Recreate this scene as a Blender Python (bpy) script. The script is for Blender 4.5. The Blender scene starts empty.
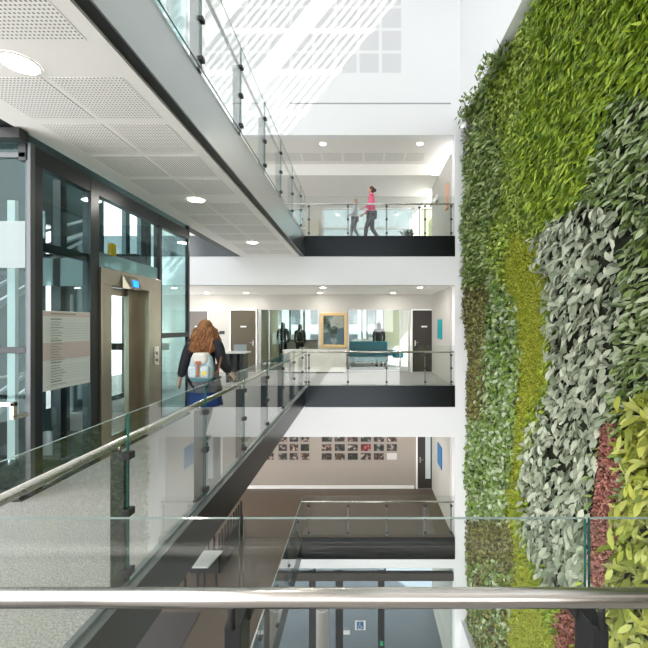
import bpy, bmesh, math, random
import numpy as np
from mathutils import Vector, Matrix
random.seed(7); rng = np.random.default_rng(7)
S = bpy.context.scene
COL = S.collection

# ------------------------------------------------------------------ camera
EYE = 1.63
cd = bpy.data.cameras.new('camera'); cam = bpy.data.objects.new('camera', cd); COL.objects.link(cam)
cam.location = (0, 0, EYE); cam.rotation_euler = (math.pi/2, 0, 0)
cd.sensor_width = 36; cd.lens = 36*380/648
cd.shift_x = (324-361)/648; cd.shift_y = (325-324)/648
cd.clip_start = 0.05; cd.clip_end = 300
S.camera = cam
# ------------------------------------------------------------------ world, sun, exposure
W = bpy.data.worlds.new('world'); S.world = W; W.use_nodes = True
bg = W.node_tree.nodes['Background']; bg.inputs[0].default_value = (0.985, 0.98, 0.995, 1); bg.inputs[1].default_value = 1.9
sl = bpy.data.lights.new('sun', 'SUN'); sun = bpy.data.objects.new('sun', sl); COL.objects.link(sun)
SD = Vector((-0.815, 0.9, -1.0))
sun.rotation_euler = SD.to_track_quat('-Z', 'Y').to_euler(); sl.energy = 8.5; sl.angle = 0.006; sl.color = (1, .97, .93)
def area(name, loc, rot, sx, sy, power, colr=(1, 1, 1)):
    l = bpy.data.lights.new(name, 'AREA'); l.shape = 'RECTANGLE'; l.size = sx; l.size_y = sy; l.energy = power; l.color = colr
    o = bpy.data.objects.new(name, l); COL.objects.link(o); o.location = loc; o.rotation_euler = rot
    return o
S.view_settings.view_transform = 'Standard'; S.view_settings.look = 'None'
S.view_settings.exposure = 1.38; S.view_settings.gamma = 1; S.view_settings.use_curve_mapping = False

# ------------------------------------------------------------------ materials
MATS = {}
def mat(name, col, rough=.6, metal=0, noise=None, emit=None, spec=.5, bump=None, coat=0):
    if name in MATS: return MATS[name]
    m = bpy.data.materials.new(name); m.use_nodes = True; MATS[name] = m
    nt = m.node_tree; b = nt.nodes['Principled BSDF']
    b.inputs['Base Color'].default_value = (*col, 1); b.inputs['Roughness'].default_value = rough
    b.inputs['Metallic'].default_value = metal; b.inputs['Specular IOR Level'].default_value = spec
    b.inputs['Coat Weight'].default_value = coat
    if emit:
        b.inputs['Emission Color'].default_value = (*emit[0], 1); b.inputs['Emission Strength'].default_value = emit[1]
    if noise:   # (scale, second colour, low, high)
        g = nt.nodes.new('ShaderNodeNewGeometry'); n = nt.nodes.new('ShaderNodeTexNoise'); r = nt.nodes.new('ShaderNodeValToRGB')
        n.inputs['Scale'].default_value = noise[0]; n.inputs['Detail'].default_value = 3
        nt.links.new(g.outputs['Position'], n.inputs['Vector']); nt.links.new(n.outputs['Fac'], r.inputs['Fac'])
        r.color_ramp.elements[0].position = noise[2]; r.color_ramp.elements[1].position = noise[3]
        r.color_ramp.elements[0].color = (*noise[1], 1); r.color_ramp.elements[1].color = (*col, 1)
        nt.links.new(r.outputs['Color'], b.inputs['Base Color'])
        if bump:
            bp = nt.nodes.new('ShaderNodeBump'); bp.inputs['Strength'].default_value = bump
            nt.links.new(n.outputs['Fac'], bp.inputs['Height']); nt.links.new(bp.outputs['Normal'], b.inputs['Normal'])
    return m
def glassmat(name, tint, refl_col=(1, 1, 1), ior=1.5, rough=0.0, base=None):
    m = bpy.data.materials.new(name); m.use_nodes = True; MATS[name] = m; nt = m.node_tree; nt.nodes.clear()
    o = nt.nodes.new('ShaderNodeOutputMaterial'); mx = nt.nodes.new('ShaderNodeMixShader')
    t = nt.nodes.new('ShaderNodeBsdfTransparent'); t.inputs[0].default_value = (*tint, 1)
    g = nt.nodes.new('ShaderNodeBsdfGlossy'); g.inputs[0].default_value = (*refl_col, 1); g.inputs['Roughness'].default_value = rough
    lw = nt.nodes.new('ShaderNodeLayerWeight'); lw.inputs['Blend'].default_value = .5; f0 = ((ior-1)/(ior+1))**2
    pw = nt.nodes.new('ShaderNodeMath'); pw.operation = 'POWER'; pw.inputs[1].default_value = 5; nt.links.new(lw.outputs['Facing'], pw.inputs[0])
    f = nt.nodes.new('ShaderNodeMath'); f.operation = 'MULTIPLY_ADD'; f.inputs[1].default_value = 1-f0; f.inputs[2].default_value = f0
    nt.links.new(pw.outputs[0], f.inputs[0])
    nt.links.new(f.outputs[0], mx.inputs[0]); nt.links.new(g.outputs[0], mx.inputs[2])
    if base:
        d = nt.nodes.new('ShaderNodeBsdfDiffuse'); d.inputs[0].default_value = (*base[0], 1)
        m2 = nt.nodes.new('ShaderNodeMixShader'); m2.inputs[0].default_value = base[1]
        nt.links.new(t.outputs[0], m2.inputs[1]); nt.links.new(d.outputs[0], m2.inputs[2]); nt.links.new(m2.outputs[0], mx.inputs[1])
    else: nt.links.new(t.outputs[0], mx.inputs[1])
    nt.links.new(mx.outputs[0], o.inputs[0])
    return m
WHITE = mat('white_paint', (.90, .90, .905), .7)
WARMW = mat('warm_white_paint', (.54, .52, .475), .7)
CEIL = mat('ceiling_board', (.90, .88, .835), .8)
CARPET = mat('grey_carpet', (.48, .465, .45), .95, noise=(95, (.24, .23, .22), .38, .62), bump=.3)
BROWNF = mat('brown_floor', (.10, .073, .05), .4, noise=(3, (.085, .062, .043), .3, .7))
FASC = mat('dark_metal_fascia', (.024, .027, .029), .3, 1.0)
FASCL = mat('fascia_metal_lit', (.50, .53, .52), .3, 1.0)  # lighter copy of the fascia metal, white wall reflection put into its colour
BLACKM = mat('black_metal', (.018, .019, .02), .45)
DARKST = mat('dark_steel', (.014, .018, .02), .35)
STONE = mat('dark_post_granite', (.03, .035, .035), .4, .2, noise=(160, (.02, .025, .025), .4, .6))
STEEL = mat('brushed_stainless', (.62, .59, .545), .24, 1.0)
STEELD = mat('bronze_stainless', (.43, .39, .31), .3, 1.0, noise=(3, (.38, .345, .27), .3, .7))
GREYST = mat('grey_edge_metal', (.32, .35, .35), .35, .8)
GLASS = glassmat('balustrade_glass', (.955, .975, .965), ior=1.5)
GEDGE = mat('glass_edge', (.02, .13, .115), .15, spec=.5)
GEDGEL = mat('glass_top_edge', (.33, .43, .40), .15, spec=.6)
LGLASS = glassmat('lift_glass', (.80, .89, .89), (.85, 1, 1), ior=1.36)
PGLASS = glassmat('partition_glass', (.86, .9, .88), ior=1.55)
FROST = glassmat('frosted_band', (.72, .8, .8), ior=1.5, base=((.42, .50, .50), .6))
DOORM = mat('taupe_door', (.085, .070, .038), .5)
DOORG = mat('grey_brown_door', (.15, .135, .12), .6)
DOORD = mat('dark_door', (.032, .025, .020), .5)
GOLD = mat('gilt_frame', (.72, .52, .24), .45, .3, noise=(60, (.55, .38, .15), .35, .65), bump=.3)
TEAL = mat('teal_fabric', (.03, .20, .26), .8)
PAVE = mat('blue_grey_paving', (.15, .175, .21), .8, noise=(1.4, (.125, .15, .185), .35, .65))
EMIT = mat('lamp_lens', (1, 1, 1), .5, emit=((1, .97, .9), 9))
PLAST = mat('white_plastic', (.82, .82, .80), .4)
def perfmat(name, base, dot, axes, pitch):
    m = bpy.data.materials.new(name); m.use_nodes = True; nt = m.node_tree; b = nt.nodes['Principled BSDF']; b.inputs['Roughness'].default_value = .8
    g = nt.nodes.new('ShaderNodeNewGeometry'); s = nt.nodes.new('ShaderNodeSeparateXYZ'); nt.links.new(g.outputs['Position'], s.inputs[0])
    sq = []
    for a in axes:
        k = nt.nodes.new('ShaderNodeMath'); k.operation = 'MULTIPLY'; k.inputs[1].default_value = 1/pitch; nt.links.new(s.outputs[a], k.inputs[0])
        f = nt.nodes.new('ShaderNodeMath'); f.operation = 'FRACT'; nt.links.new(k.outputs[0], f.inputs[0])
        d = nt.nodes.new('ShaderNodeMath'); d.operation = 'SUBTRACT'; d.inputs[1].default_value = .5; nt.links.new(f.outputs[0], d.inputs[0])
        p = nt.nodes.new('ShaderNodeMath'); p.operation = 'POWER'; p.inputs[1].default_value = 2; nt.links.new(d.outputs[0], p.inputs[0]); sq.append(p)
    ad = nt.nodes.new('ShaderNodeMath'); ad.operation = 'ADD'; nt.links.new(sq[0].outputs[0], ad.inputs[0]); nt.links.new(sq[1].outputs[0], ad.inputs[1])
    lt = nt.nodes.new('ShaderNodeMath'); lt.operation = 'LESS_THAN'; lt.inputs[1].default_value = .055; nt.links.new(ad.outputs[0], lt.inputs[0])
    mx = nt.nodes.new('ShaderNodeMix'); mx.data_type = 'RGBA'; mx.inputs[6].default_value = (*base, 1); mx.inputs[7].default_value = (*dot, 1)
    nt.links.new(lt.outputs[0], mx.inputs[0]); nt.links.new(mx.outputs[2], b.inputs['Base Color'])
    MATS[name] = m; return m
PERFC = perfmat('perforated_ceiling_board', (.89, .87, .825), (.16, .155, .15), (0, 1), .028)
PERFW = perfmat('perforated_wall_board', (.80, .80, .805), (.5, .5, .5), (0, 2), .028)

# ------------------------------------------------------------------ mesh builder
class MB:
    def __init__(s): s.v = []; s.f = []; s.m = []
    def box(s, x0, x1, y0, y1, z0, z1, mi=0):
        if x0 > x1: x0, x1 = x1, x0
        if y0 > y1: y0, y1 = y1, y0
        if z0 > z1: z0, z1 = z1, z0
        n = len(s.v)
        s.v += [(x0,y0,z0),(x1,y0,z0),(x1,y1,z0),(x0,y1,z0),(x0,y0,z1),(x1,y0,z1),(x1,y1,z1),(x0,y1,z1)]
        for q in ((0,3,2,1),(4,5,6,7),(0,1,5,4),(1,2,6,5),(2,3,7,6),(3,0,4,7)):
            s.f.append(tuple(n+i for i in q)); s.m.append(mi)
        return s
    def glass(s, x0, x1, y0, y1, z0, z1, axis):      # thin pane: face material 0, side edges 1, top edge 2
        n0 = len(s.m); s.box(x0, x1, y0, y1, z0, z1)
        idx = {'x': [1,2,1,0,1,0], 'y': [1,2,0,1,0,1]}[axis]   # axis = direction the pane runs along
        if axis == 'x': idx = [1,2,0,1,0,1]
        else: idx = [1,2,1,0,1,0]
        for i in range(6): s.m[n0+i] = idx[i]
        return s
    def tube(s, pts, r, n=10, mi=0, cap=True):
        pts = [Vector(p) for p in pts]; rings = []
        rs = r if isinstance(r, (list, tuple)) else [r]*len(pts)
        up = None
        for i, p in enumerate(pts):
            d = (pts[min(i+1, len(pts)-1)] - pts[max(i-1, 0)]).normalized()
            if up is None: up = Vector((0, 0, 1)) if abs(d.z) < .9 else Vector((1, 0, 0))
            a = d.cross(up).normalized(); b = a.cross(d).normalized(); up = b
            k = len(s.v)
            for j in range(n):
                t = 2*math.pi*j/n; s.v.append(tuple(p + (a*math.cos(t) + b*math.sin(t))*rs[i]))
            rings.append(k)
        for a, b in zip(rings, rings[1:]):
            for j in range(n):
                s.f.append((a+j, a+(j+1) % n, b+(j+1) % n, b+j)); s.m.append(mi)
        if cap:
            s.f.append(tuple(rings[0]+j for j in range(n))[::-1]); s.m.append(mi)
            s.f.append(tuple(rings[-1]+j for j in range(n))); s.m.append(mi)
        return s
    def ell(s, c, r, n=16, k=10, mi=0, fn=None):
        base = len(s.v)
        for i in range(1, k):
            th = math.pi*i/k
            for j in range(n):
                ph = 2*math.pi*j/n
                p = Vector((math.sin(th)*math.cos(ph), math.sin(th)*math.sin(ph), math.cos(th)))
                if fn: p = fn(p)
                s.v.append((c[0]+p.x*r[0], c[1]+p.y*r[1], c[2]+p.z*r[2]))
        t = len(s.v); s.v.append((c[0], c[1], c[2]+r[2])); b = len(s.v); s.v.append((c[0], c[1], c[2]-r[2]))
        for i in range(k-2):
            for j in range(n):
                a = base+i*n; s.f.append((a+j, a+n+j, a+n+(j+1) % n, a+(j+1) % n)); s.m.append(mi)
        for j in range(n):
            s.f.append((t, base+j, base+(j+1) % n)); s.m.append(mi)
            a = base+(k-2)*n; s.f.append((b, a+(j+1) % n, a+j)); s.m.append(mi)
        return s
    def loft(s, rings, mi=0, cap=True):       # rings of equal count
        ks = []
        for r in rings:
            ks.append(len(s.v)); s.v += [tuple(p) for p in r]
        n = len(rings[0])
        for a, b in zip(ks, ks[1:]):
            for j in range(n):
                s.f.append((a+j, a+(j+1) % n, b+(j+1) % n, b+j)); s.m.append(mi)
        if cap:
            s.f.append(tuple(ks[0]+j for j in range(n))[::-1]); s.m.append(mi)
            s.f.append(tuple(ks[-1]+j for j in range(n))); s.m.append(mi)
        return s
    def poly(s, pts, mi=0):
        n = len(s.v); s.v += [tuple(p) for p in pts]; s.f.append(tuple(range(n, n+len(pts)))); s.m.append(mi); return s
    def prism(s, pts, off, mi=0):
        n = len(s.v); k = len(pts); s.v += [tuple(p) for p in pts]; s.v += [tuple(Vector(p)+Vector(off)) for p in pts]
        s.f.append(tuple(range(n, n+k))[::-1]); s.m.append(mi); s.f.append(tuple(range(n+k, n+2*k))); s.m.append(mi)
        for j in range(k):
            s.f.append((n+j, n+(j+1) % k, n+k+(j+1) % k, n+k+j)); s.m.append(mi)
        return s
    def build(s, name, mats, parent=None, smooth=False, bevel=0, loc=None, sub=0):
        me = bpy.data.meshes.new(name); me.from_pydata(s.v, [], s.f)
        if not isinstance(mats, (list, tuple)): mats = [mats]
        for m in mats: me.materials.append(m)
        me.polygons.foreach_set('material_index', s.m)
        if smooth: me.polygons.foreach_set('use_smooth', [True]*len(s.f))
        me.update()
        bm = bmesh.new(); bm.from_mesh(me); bmesh.ops.recalc_face_normals(bm, faces=bm.faces); bm.to_mesh(me); bm.free()
        o = bpy.data.objects.new(name, me); COL.objects.link(o)
        if bevel:
            md = o.modifiers.new('bevel', 'BEVEL'); md.width = bevel; md.segments = 2; md.limit_method = 'ANGLE'
        if sub:
            md = o.modifiers.new('sub', 'SUBSURF'); md.levels = sub; md.render_levels = sub
        if parent is not None:
            o.parent = parent
            if parent.type == 'EMPTY' and not parent.get('_local'): o.location = -parent.location
        if loc: o.location = loc
        return o
def thing(name, label, cat, loc=(0, 0, 0), group=None, local=False, rz=0):
    o = bpy.data.objects.new(name, None); COL.objects.link(o); o.location = loc; o.rotation_euler = (0, 0, rz)
    o.empty_display_size = .1
    o['label'] = label; o['category'] = cat
    if group: o['group'] = group
    if local: LOCAL.add(o.name); o['_local'] = 1
    return o
LOCAL = set()
def tag(o, label, cat, group=None, kind=None):
    o['label'] = label; o['category'] = cat
    if group: o['group'] = group
    if kind: o['kind'] = kind
    return o
def struct(o, label, cat):
    o['kind'] = 'structure'; o['label'] = label; o['category'] = cat; return o
def copy_tree(o, parent=None):
    c = o.copy(); COL.objects.link(c); c.parent = parent
    for ch in KIDS(o): copy_tree(ch, c)
    return c
def KIDS(o): return [x for x in bpy.data.objects if x.parent == o]
def PX(x, Y): return (x-361)*Y/380
def PZ(y, Y): return EYE-(y-325)*Y/380

# ------------------------------------------------------------------ levels
L1, L0, LM, LG = 4.0, 0.0, -4.05, -8.1
VX0, VX1, VY0, VY1 = -1.5, 2.51, 1.13, 10.15
SX = -3.15       # lift glass plane
# level 0 floor : near landing, walkway, area by the lift, far landing
m = MB(); T = -.5
m.box(-6, 3.2, -3.1, VY0, T, 0); m.box(SX, VX0, VY0, VY1, T, 0); m.box(-6, SX, VY0, 3.5, T, 0)
m.box(-8, SX, 7.0, VY1, T, 0); m.box(-8, 3.2, VY1+.02, 17, T, 0)
struct(m.build('floor', CARPET), 'pale grey speckled carpet of the walkway and landings at eye level', 'floor')
m = MB(); m.box(SX, -1.53, -2.5, VY1, 3.5, L1); m.box(-8, 2.51, VY1+.02, 16, 3.5, L1)
struct(m.build('floor', CARPET), 'floor slab of the upper storey walkway and landing', 'floor')
m = MB(); m.box(-8, -1.6, -2.5, VY1, LM-.5, LM); m.box(-8, 3.2, VY1+.02, 14, LM-.5, LM)
struct(m.build('floor', BROWNF), 'brown polished floor one storey below', 'floor')
m = MB(); m.box(-8, 3.2, -2.5, 10.2, LG-.3, LG)
struct(m.build('floor', mat('ground_tiles', (.25, .25, .26), .5)), 'grey ground storey floor at the foot of the atrium', 'floor')
m = MB(); m.box(-30, 40, 10.42, 60, LG-.35, LG-.02)
struct(m.build('ground', PAVE), 'blue-grey paving outside beyond the ground storey glazing', 'ground')

# ceilings
m = MB(); m.box(SX-.05, -1.64, -2.5, VY1-.0, 3.46, 3.498)
ceil1 = struct(m.build('ceiling', CEIL), 'white perforated board ceiling over the walkway', 'ceiling')
m = MB(); m.box(-1.64, -1.53, -2.5, VY1, 3.485, 3.499); m.box(SX-.25, SX-.05, -2.5, VY1, 3.47, 3.499)
struct(m.build('trim_1', BLACKM), 'black shadow gaps along both sides of the walkway ceiling', 'trim')
rows = []
for k in range(-1, 4):
    for y0 in (2.81, 3.46, 4.11, 4.76):
        rows.append(y0+2.88*k)
for y0 in rows:
    if y0 < -1 or y0 > 9.3: continue
    for x0 in (-2.31, -2.91):
        MB().box(x0, x0+.55, y0, y0+.56, 3.457, 3.4605).build('perforated_panel', PERFC, ceil1)
m = MB(); m.box(-8, VX1, VY1+.02, 13.2, 2.69, 2.74); m.box(-8, 3.2, 13.2, 17, 2.72, 2.77)
struct(m.build('ceiling', CEIL), 'ceiling of the far landing at eye level', 'ceiling')
m = MB(); m.box(-8, VX1, VY1+.02, 13.2, -1.36, -1.3); struct(m.build('ceiling', CEIL), 'ceiling over the lower storey far landing', 'ceiling')
m = MB(); m.box(-8, VX1, VY1+.2, 12.0, 6.705, 6.76); m.box(-8, VX1, 12.0, 12.1, 6.36, 6.76); m.box(-8, VX1, 12.1, 14.1, 6.36, 6.42)
c6 = struct(m.build('ceiling', CEIL), 'stepped ceiling of the upper far landing', 'ceiling')
for i in range(9):
    x0 = 1.9-i*.62; MB().box(x0-.56, x0, 11.2, 11.75, 6.702, 6.7055).build('perforated_panel', PERFC, c6)
# far bulkheads (white bands)
m = MB(); m.box(-8, VX1, VY1, VY1+.12, 2.69, 3.46); struct(m.build('trim_2', WHITE), 'white bulkhead band under the upper landing edge', 'trim')
m = MB(); m.box(VX0-.1, VX1, VY1, VY1+.12, -1.36, -.54); m.box(-8, VX0-.1, VY1+.0, VY1+.12, -1.36, -.5); struct(m.build('trim_3', WHITE), 'white bulkhead band under the eye-level far landing edge', 'trim')
m = MB(); m.box(-8, VX1, VY1, VY1+.12, -4.87, -4.62); struct(m.build('trim_4', WHITE), 'narrow white band above the entrance glazing', 'trim')
# dark metal fascias
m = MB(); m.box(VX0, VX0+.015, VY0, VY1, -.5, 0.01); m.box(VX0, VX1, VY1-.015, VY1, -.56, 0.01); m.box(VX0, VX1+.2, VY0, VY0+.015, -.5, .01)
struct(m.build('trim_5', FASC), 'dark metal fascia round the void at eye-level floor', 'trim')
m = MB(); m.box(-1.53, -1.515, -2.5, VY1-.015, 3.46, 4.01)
struct(m.build('trim_11', FASCL), 'metal fascia along the edge of the upper walkway, reflection in its grey', 'trim')
m = MB(); m.box(-8, SX-.1, VY1-.015, VY1, 3.46, 4.01); struct(m.build('trim_12', mat('fascia_metal_half_lit', (.16, .17, .175), .3, 1.0)), 'metal fascia left of the walkway ceiling, reflected light in its grey', 'trim'); m = MB()  # same landing fascia, its brighter reflection put into the colour
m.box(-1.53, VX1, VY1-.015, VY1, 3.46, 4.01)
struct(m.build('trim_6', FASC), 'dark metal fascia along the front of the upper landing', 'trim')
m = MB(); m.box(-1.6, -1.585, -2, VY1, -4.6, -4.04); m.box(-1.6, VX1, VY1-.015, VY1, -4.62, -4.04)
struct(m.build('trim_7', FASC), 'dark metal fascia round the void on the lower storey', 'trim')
# floor edge channels under the glass
m = MB(); m.box(-1.495, -1.40, VY0, VY1, 0.0, .012); m.box(-1.46, -1.44, VY0, VY1, .012, .035); m.box(-1.4, VX1, VY1+.0, VY1+.09, 0, .012)
struct(m.build('trim_8', GREYST), 'grey metal edge channel along the walkway floor', 'trim')

# walls
m = MB(); m.box(-8, 2.66, VY1, VY1+.2, 6.705, 11.2); m.box(2.4, 2.66, VY1-.002, VY1, 6.7, 11.2)
wf = struct(m.build('wall_far_upper', WHITE), 'white upper end wall striped by skylight sun', 'wall')
for r in range(4):
    for c in range(12):
        x1 = PX(401, VY1)-.597*c; z0 = 8.37+.6*r
        MB().box(x1-.51, x1, VY1-.006, VY1, z0, z0+.51).build('perforated_panel', PERFW, wf)
MB().box(-1.9, 2.4, VY1-.012, VY1, 7.53, 7.56).build('shadow_line', mat('grey_joint', (.4, .4, .42), .7), wf)
m = MB(); m.box(VX1, 3.05, VY1, VY1+.35, LG, 6.9); struct(m.build('wall_far_pier', WHITE), 'white vertical pier between far landings and living wall', 'wall')
m = MB(); m.box(2.66, 3.3, -9, VY1+.2, 7.0, 11.2); struct(m.build('wall_right_upper', WHITE), 'white wall above the living wall', 'wall')  # the unseen run behind the camera is added to block sun
m = MB(); m.box(3.0, 3.3, -9, VY1+.3, LG, 7.0); struct(m.build('wall_right', mat('dark_backing', (.05, .055, .04), .9)), 'dark structural wall behind the living wall', 'wall')  # extended out of view behind the camera to keep sun off the walkway
m = MB(); m.box(2.66, 2.86, 4, VY1, LG, -6.25); struct(m.build('trim_9', WHITE), 'white ledge at the foot of the living wall', 'trim')
m = MB(); m.box(-6, 3.3, -3.1, -3.0, 0, 1.1); m.box(-6, 3.3, -3.1, -3, 3.1, 3.5)  # unseen wall added behind the camera for handrail reflections
struct(m.build('wall_near_added', mat('tan_wall', (.38, .29, .2), .7)), 'added unseen tan wall behind the near landing, its wide opening shaped for reflections', 'wall')
m = MB(); m.box(-6, 3.3, -3.1, -.3, 3.5, 3.6); struct(m.build('ceiling', CEIL), 'unseen ceiling over the near landing, added with the near wall', 'ceiling')  # unseen, added together with the near wall for its reflections
# far wall level 0 with openings: doors, glazed partitions
YW = 13.2
def wallrow(name, x0, x1, z0, z1, holes, y0, y1, mt, label):
    m = MB(); xs = sorted(holes); cur = x0
    for (a, b, c, d) in xs:
        m.box(cur, a, y0, y1, z0, z1)
        if c > z0: m.box(a, b, y0, y1, z0, c)
        if d < z1: m.box(a, b, y0, y1, d, z1)
        cur = b
    m.box(cur, x1, y0, y1, z0, z1)
    return struct(m.build(name, mt), label, 'wall')
def q(x): return PX(x, YW)
ZD = PZ(309, YW)
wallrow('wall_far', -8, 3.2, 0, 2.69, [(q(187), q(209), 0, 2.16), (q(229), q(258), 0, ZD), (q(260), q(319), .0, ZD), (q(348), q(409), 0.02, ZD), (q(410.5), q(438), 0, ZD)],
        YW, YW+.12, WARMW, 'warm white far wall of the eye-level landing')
def door(i, x0, x1, z0, z1, y, mt, label, handle_side=1, glazed=False, plate=True, kick=False):
    o = MB()
    o.box(x0, x1, y, y+.045, z0+.01, z1)
    d = struct(o.build('door_%d' % i, mt, bevel=.004), label, 'door')
    f = MB(); w = .05
    f.box(x0-w, x0, y-.03, y+.1, z0, z1+w); f.box(x1, x1+w, y-.03, y+.1, z0, z1+w); f.box(x0, x1, y-.03, y+.1, z1, z1+w)
    f.build('door_frame', WHITE, d)
    hx = x1-.09 if handle_side > 0 else x0+.09
    h = MB(); h.tube([(hx, y-.05, z0+1.02), (hx-.11*handle_side, y-.05, z0+1.02)], .011); h.tube([(hx, y, z0+1.02), (hx, y-.05, z0+1.02)], .011)
    h.box(hx-.025, hx+.025, y-.008, y, z0+.9, z0+1.1); h.build('door_handle', STEEL, d, smooth=False)
    if plate:
        cx = (x0+x1)/2; MB().box(cx-.1, cx+.1, y-.008, y, z0+1.55, z0+1.6).build('name_plate', PLAST, d)
    if glazed:
        MB().box(x0+.27, x0+.45, y-.006, y, z0+.35, z1-.0-.25).build('vision_panel', mat('pale_door_glass', (.55, .62, .64), .1), d)
    return d
door(1, q(188), q(208), 0, 2.11, YW-.01, DOORG, 'grey-brown door left of the person with the backpack')
door(2, q(231), q(256), 0, ZD-.05, YW-.01, DOORM, 'taupe door beside the glazed partition, steel handle on right')
door(3, q(412.5), q(436), 0, ZD-.05, YW-.01, DOORD, 'dark brown door right of the glazed meeting room', -1)
def window(i, x0, x1, z0, z1, y, mull, label, mt, fr=None, t=.05, hb=()):
    f = MB(); f.box(x0, x0+t, y, y+.08, z0, z1); f.box(x1-t, x1, y, y+.08, z0, z1); f.box(x0, x1, y, y+.08, z1-t, z1); f.box(x0, x1, y, y+.08, z0, z0+t)
    for a in mull: f.box(a-t/2, a+t/2, y, y+.08, z0, z1)
    for a in hb: f.box(x0, x1, y, y+.08, a-t/2, a+t/2)
    w = struct(f.build('window_%d' % i, fr or PLAST), label, 'window')
    MB().box(x0+t, x1-t, y+.035, y+.045, z0+t, z1-t).build('window_pane', mt, w)
    return w
window(1, q(260), q(319), 0, ZD, YW+.01, [q(269)], 'glazed partition left of the gilt framed painting', PGLASS, mat('aluminium_frame', (.6, .6, .58), .4, .5), .03)
window(2, q(348), q(409), 0.02, ZD, YW+.01, [q(400)], 'glazed meeting room front right of the painting', PGLASS, MATS['aluminium_frame'], .03)
# meeting rooms behind
m = MB()
r = lambda x: PX(x, 16.9)
window(3, r(256), r(341), .9, 2.6, 16.9, [r(290), r(304)], 'bright outer window behind left glazed partition', PGLASS, mat('grey_frame', (.28, .31, .33), .5), .08)
window(4, r(345), r(384), .9, 2.6, 16.9, [r(362), r(367), r(376)], 'bright outer window at the back of the meeting room', PGLASS, MATS['grey_frame'], .07)
wallrow('wall_rear_rooms', -8, 3.2, 0, 2.72, [(r(256), r(341), .9, 2.6), (r(345), r(384), .9, 2.6)], 16.9, 17.0, WARMW, 'outer wall of the rooms behind the glazed partitions')
m = MB(); m.box(q(341)-.05, q(341)+.05, YW+.12, 16.9, 0, 2.72); struct(m.build('wall_room_divider', WARMW), 'wall dividing the two glazed rooms', 'wall')
m = MB(); m.box(q(256)-.1, q(256), YW+.12, 16.9, 0, 2.72); struct(m.build('wall_room_left', mat('yellow_reflection_wall', (.62, .56, .36), .7)), 'side wall inside left glazed room, yellow glass reflection in its colour', 'wall')  # yellow reflection in the glass put into this wall colour
# level -1 far wall
def q2(x): return PX(x, YW)
zb = LM
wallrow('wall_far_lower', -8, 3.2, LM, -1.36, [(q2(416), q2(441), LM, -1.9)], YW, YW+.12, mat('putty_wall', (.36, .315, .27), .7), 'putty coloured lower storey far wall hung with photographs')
door(4, q2(417.5), q2(439.5), LM, -1.95, YW-.01, DOORD, 'dark lower storey door with tall narrow glass panel', -1, glazed=True, plate=False)
m = MB(); m.box(-8, q2(414), YW-.02, YW, LM, LM+.11); m.box(q2(443), 3.2, YW-.02, YW, LM, LM+.11); struct(m.build('baseboard_far', PLAST), 'pale skirting along the lower storey far wall', 'baseboard')
# level 1 back wall
YU = 14.0
u = lambda x: PX(x, YU)
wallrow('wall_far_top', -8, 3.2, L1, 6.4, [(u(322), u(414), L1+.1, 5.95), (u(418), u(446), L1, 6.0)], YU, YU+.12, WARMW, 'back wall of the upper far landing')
window(5, u(322), u(414), L1+.1, 5.95, YU, [u(368)], 'wide pale window behind the upper landing', FROST, PLAST, .06, (5.2,))
window(6, u(418), u(446), L1, 6.0, YU, [u(420)], 'glazed screen right of the upper landing window, green reflection in its tint', glassmat('green_reflection_glass', (.45, .5, .36), ior=1.6, base=((.35, .38, .25), .6)), PLAST, .08)  # tint and diffuse base hold the green reflection
m = MB(); m.box(u(449), u(456), 13.2, 13.5, L1, 6.36); struct(m.build('wall_column', WHITE), 'white column at the right of the upper landing', 'column')
# sloping stair soffit upper right
m = MB(); m.prism([(PX(452, 12.3), 12.15, 6.35), (PX(434, 12.3), 12.15, 5.55), (PX(431, 12.3), 12.15, 5.6), (PX(449, 12.3), 12.15, 6.36)], (0, .6, 0))
struct(m.build('trim_10', WHITE), 'sloping white soffit edge above the upper landing', 'trim')

# wall left side beyond lift: dark teal wall with bright windows
def hwall(name, X, y0, y1, z0, z1, holes, mt, label):
    m = MB(); cur = y0
    for (a, b, c, d) in sorted(holes):
        m.box(X-.1, X, cur, a, z0, z1)
        if c > z0: m.box(X-.1, X, a, b, z0, c)
        if d < z1: m.box(X-.1, X, a, b, d, z1)
        cur = b
    m.box(X-.1, X, cur, y1, z0, z1)
    return struct(m.build(name, mt), label, 'wall')
WX = -5.36
yy = lambda x: -WX*380/(361-x)
holes = [(yy(8), yy(16), -.5, 3.3), (yy(46), yy(58), .2, 3.35), (yy(70), yy(74), -.5, 2.2), (yy(104), yy(126), .1, 4.4), (yy(130), yy(141), 1.0, 4.4), (yy(-20), yy(-4), 0, 3.3)]
hwall('wall_left', WX, 3.5, 9.7, -1.0, 5.0, holes, mat('teal_dark_cladding', (.025, .055, .06), .35), 'dark teal clad wall behind the lift with tall bright windows')
hwall('wall_left_added', -5.6, -9, VY1, 5.0, 11.0, [(3.0, 6.8, 5.4, 8.6), (7.6, 9.2, 5.4, 7.4)], WHITE, 'white upper left wall with tall window openings, added to cut sky light')  # added to cut sky light on the end wall, mostly unseen
m = MB(); m.box(-5.6, 3.3, -9.1, -9, 6.0, 11); struct(m.build('wall_near_blocker', WHITE), 'unseen white wall high behind the near landing, added to cut sky light', 'wall')  # unseen blocker for sky light coming from behind
m = MB()
m.box(-8, 3.3, -9, .1, 11, 11.2); m.box(-8, 3.3, 9.9, 14.4, 11.02, 11.2); m.box(-8, -4.6, .1, 9.9, 11, 11.2); m.box(1.745, 3.3, .1, 9.9, 11, 11.2)  # unseen roof behind the camera extended to block sun on the floor
struct(m.build('roof', WHITE), 'white roof round the skylight', 'roof')
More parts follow.
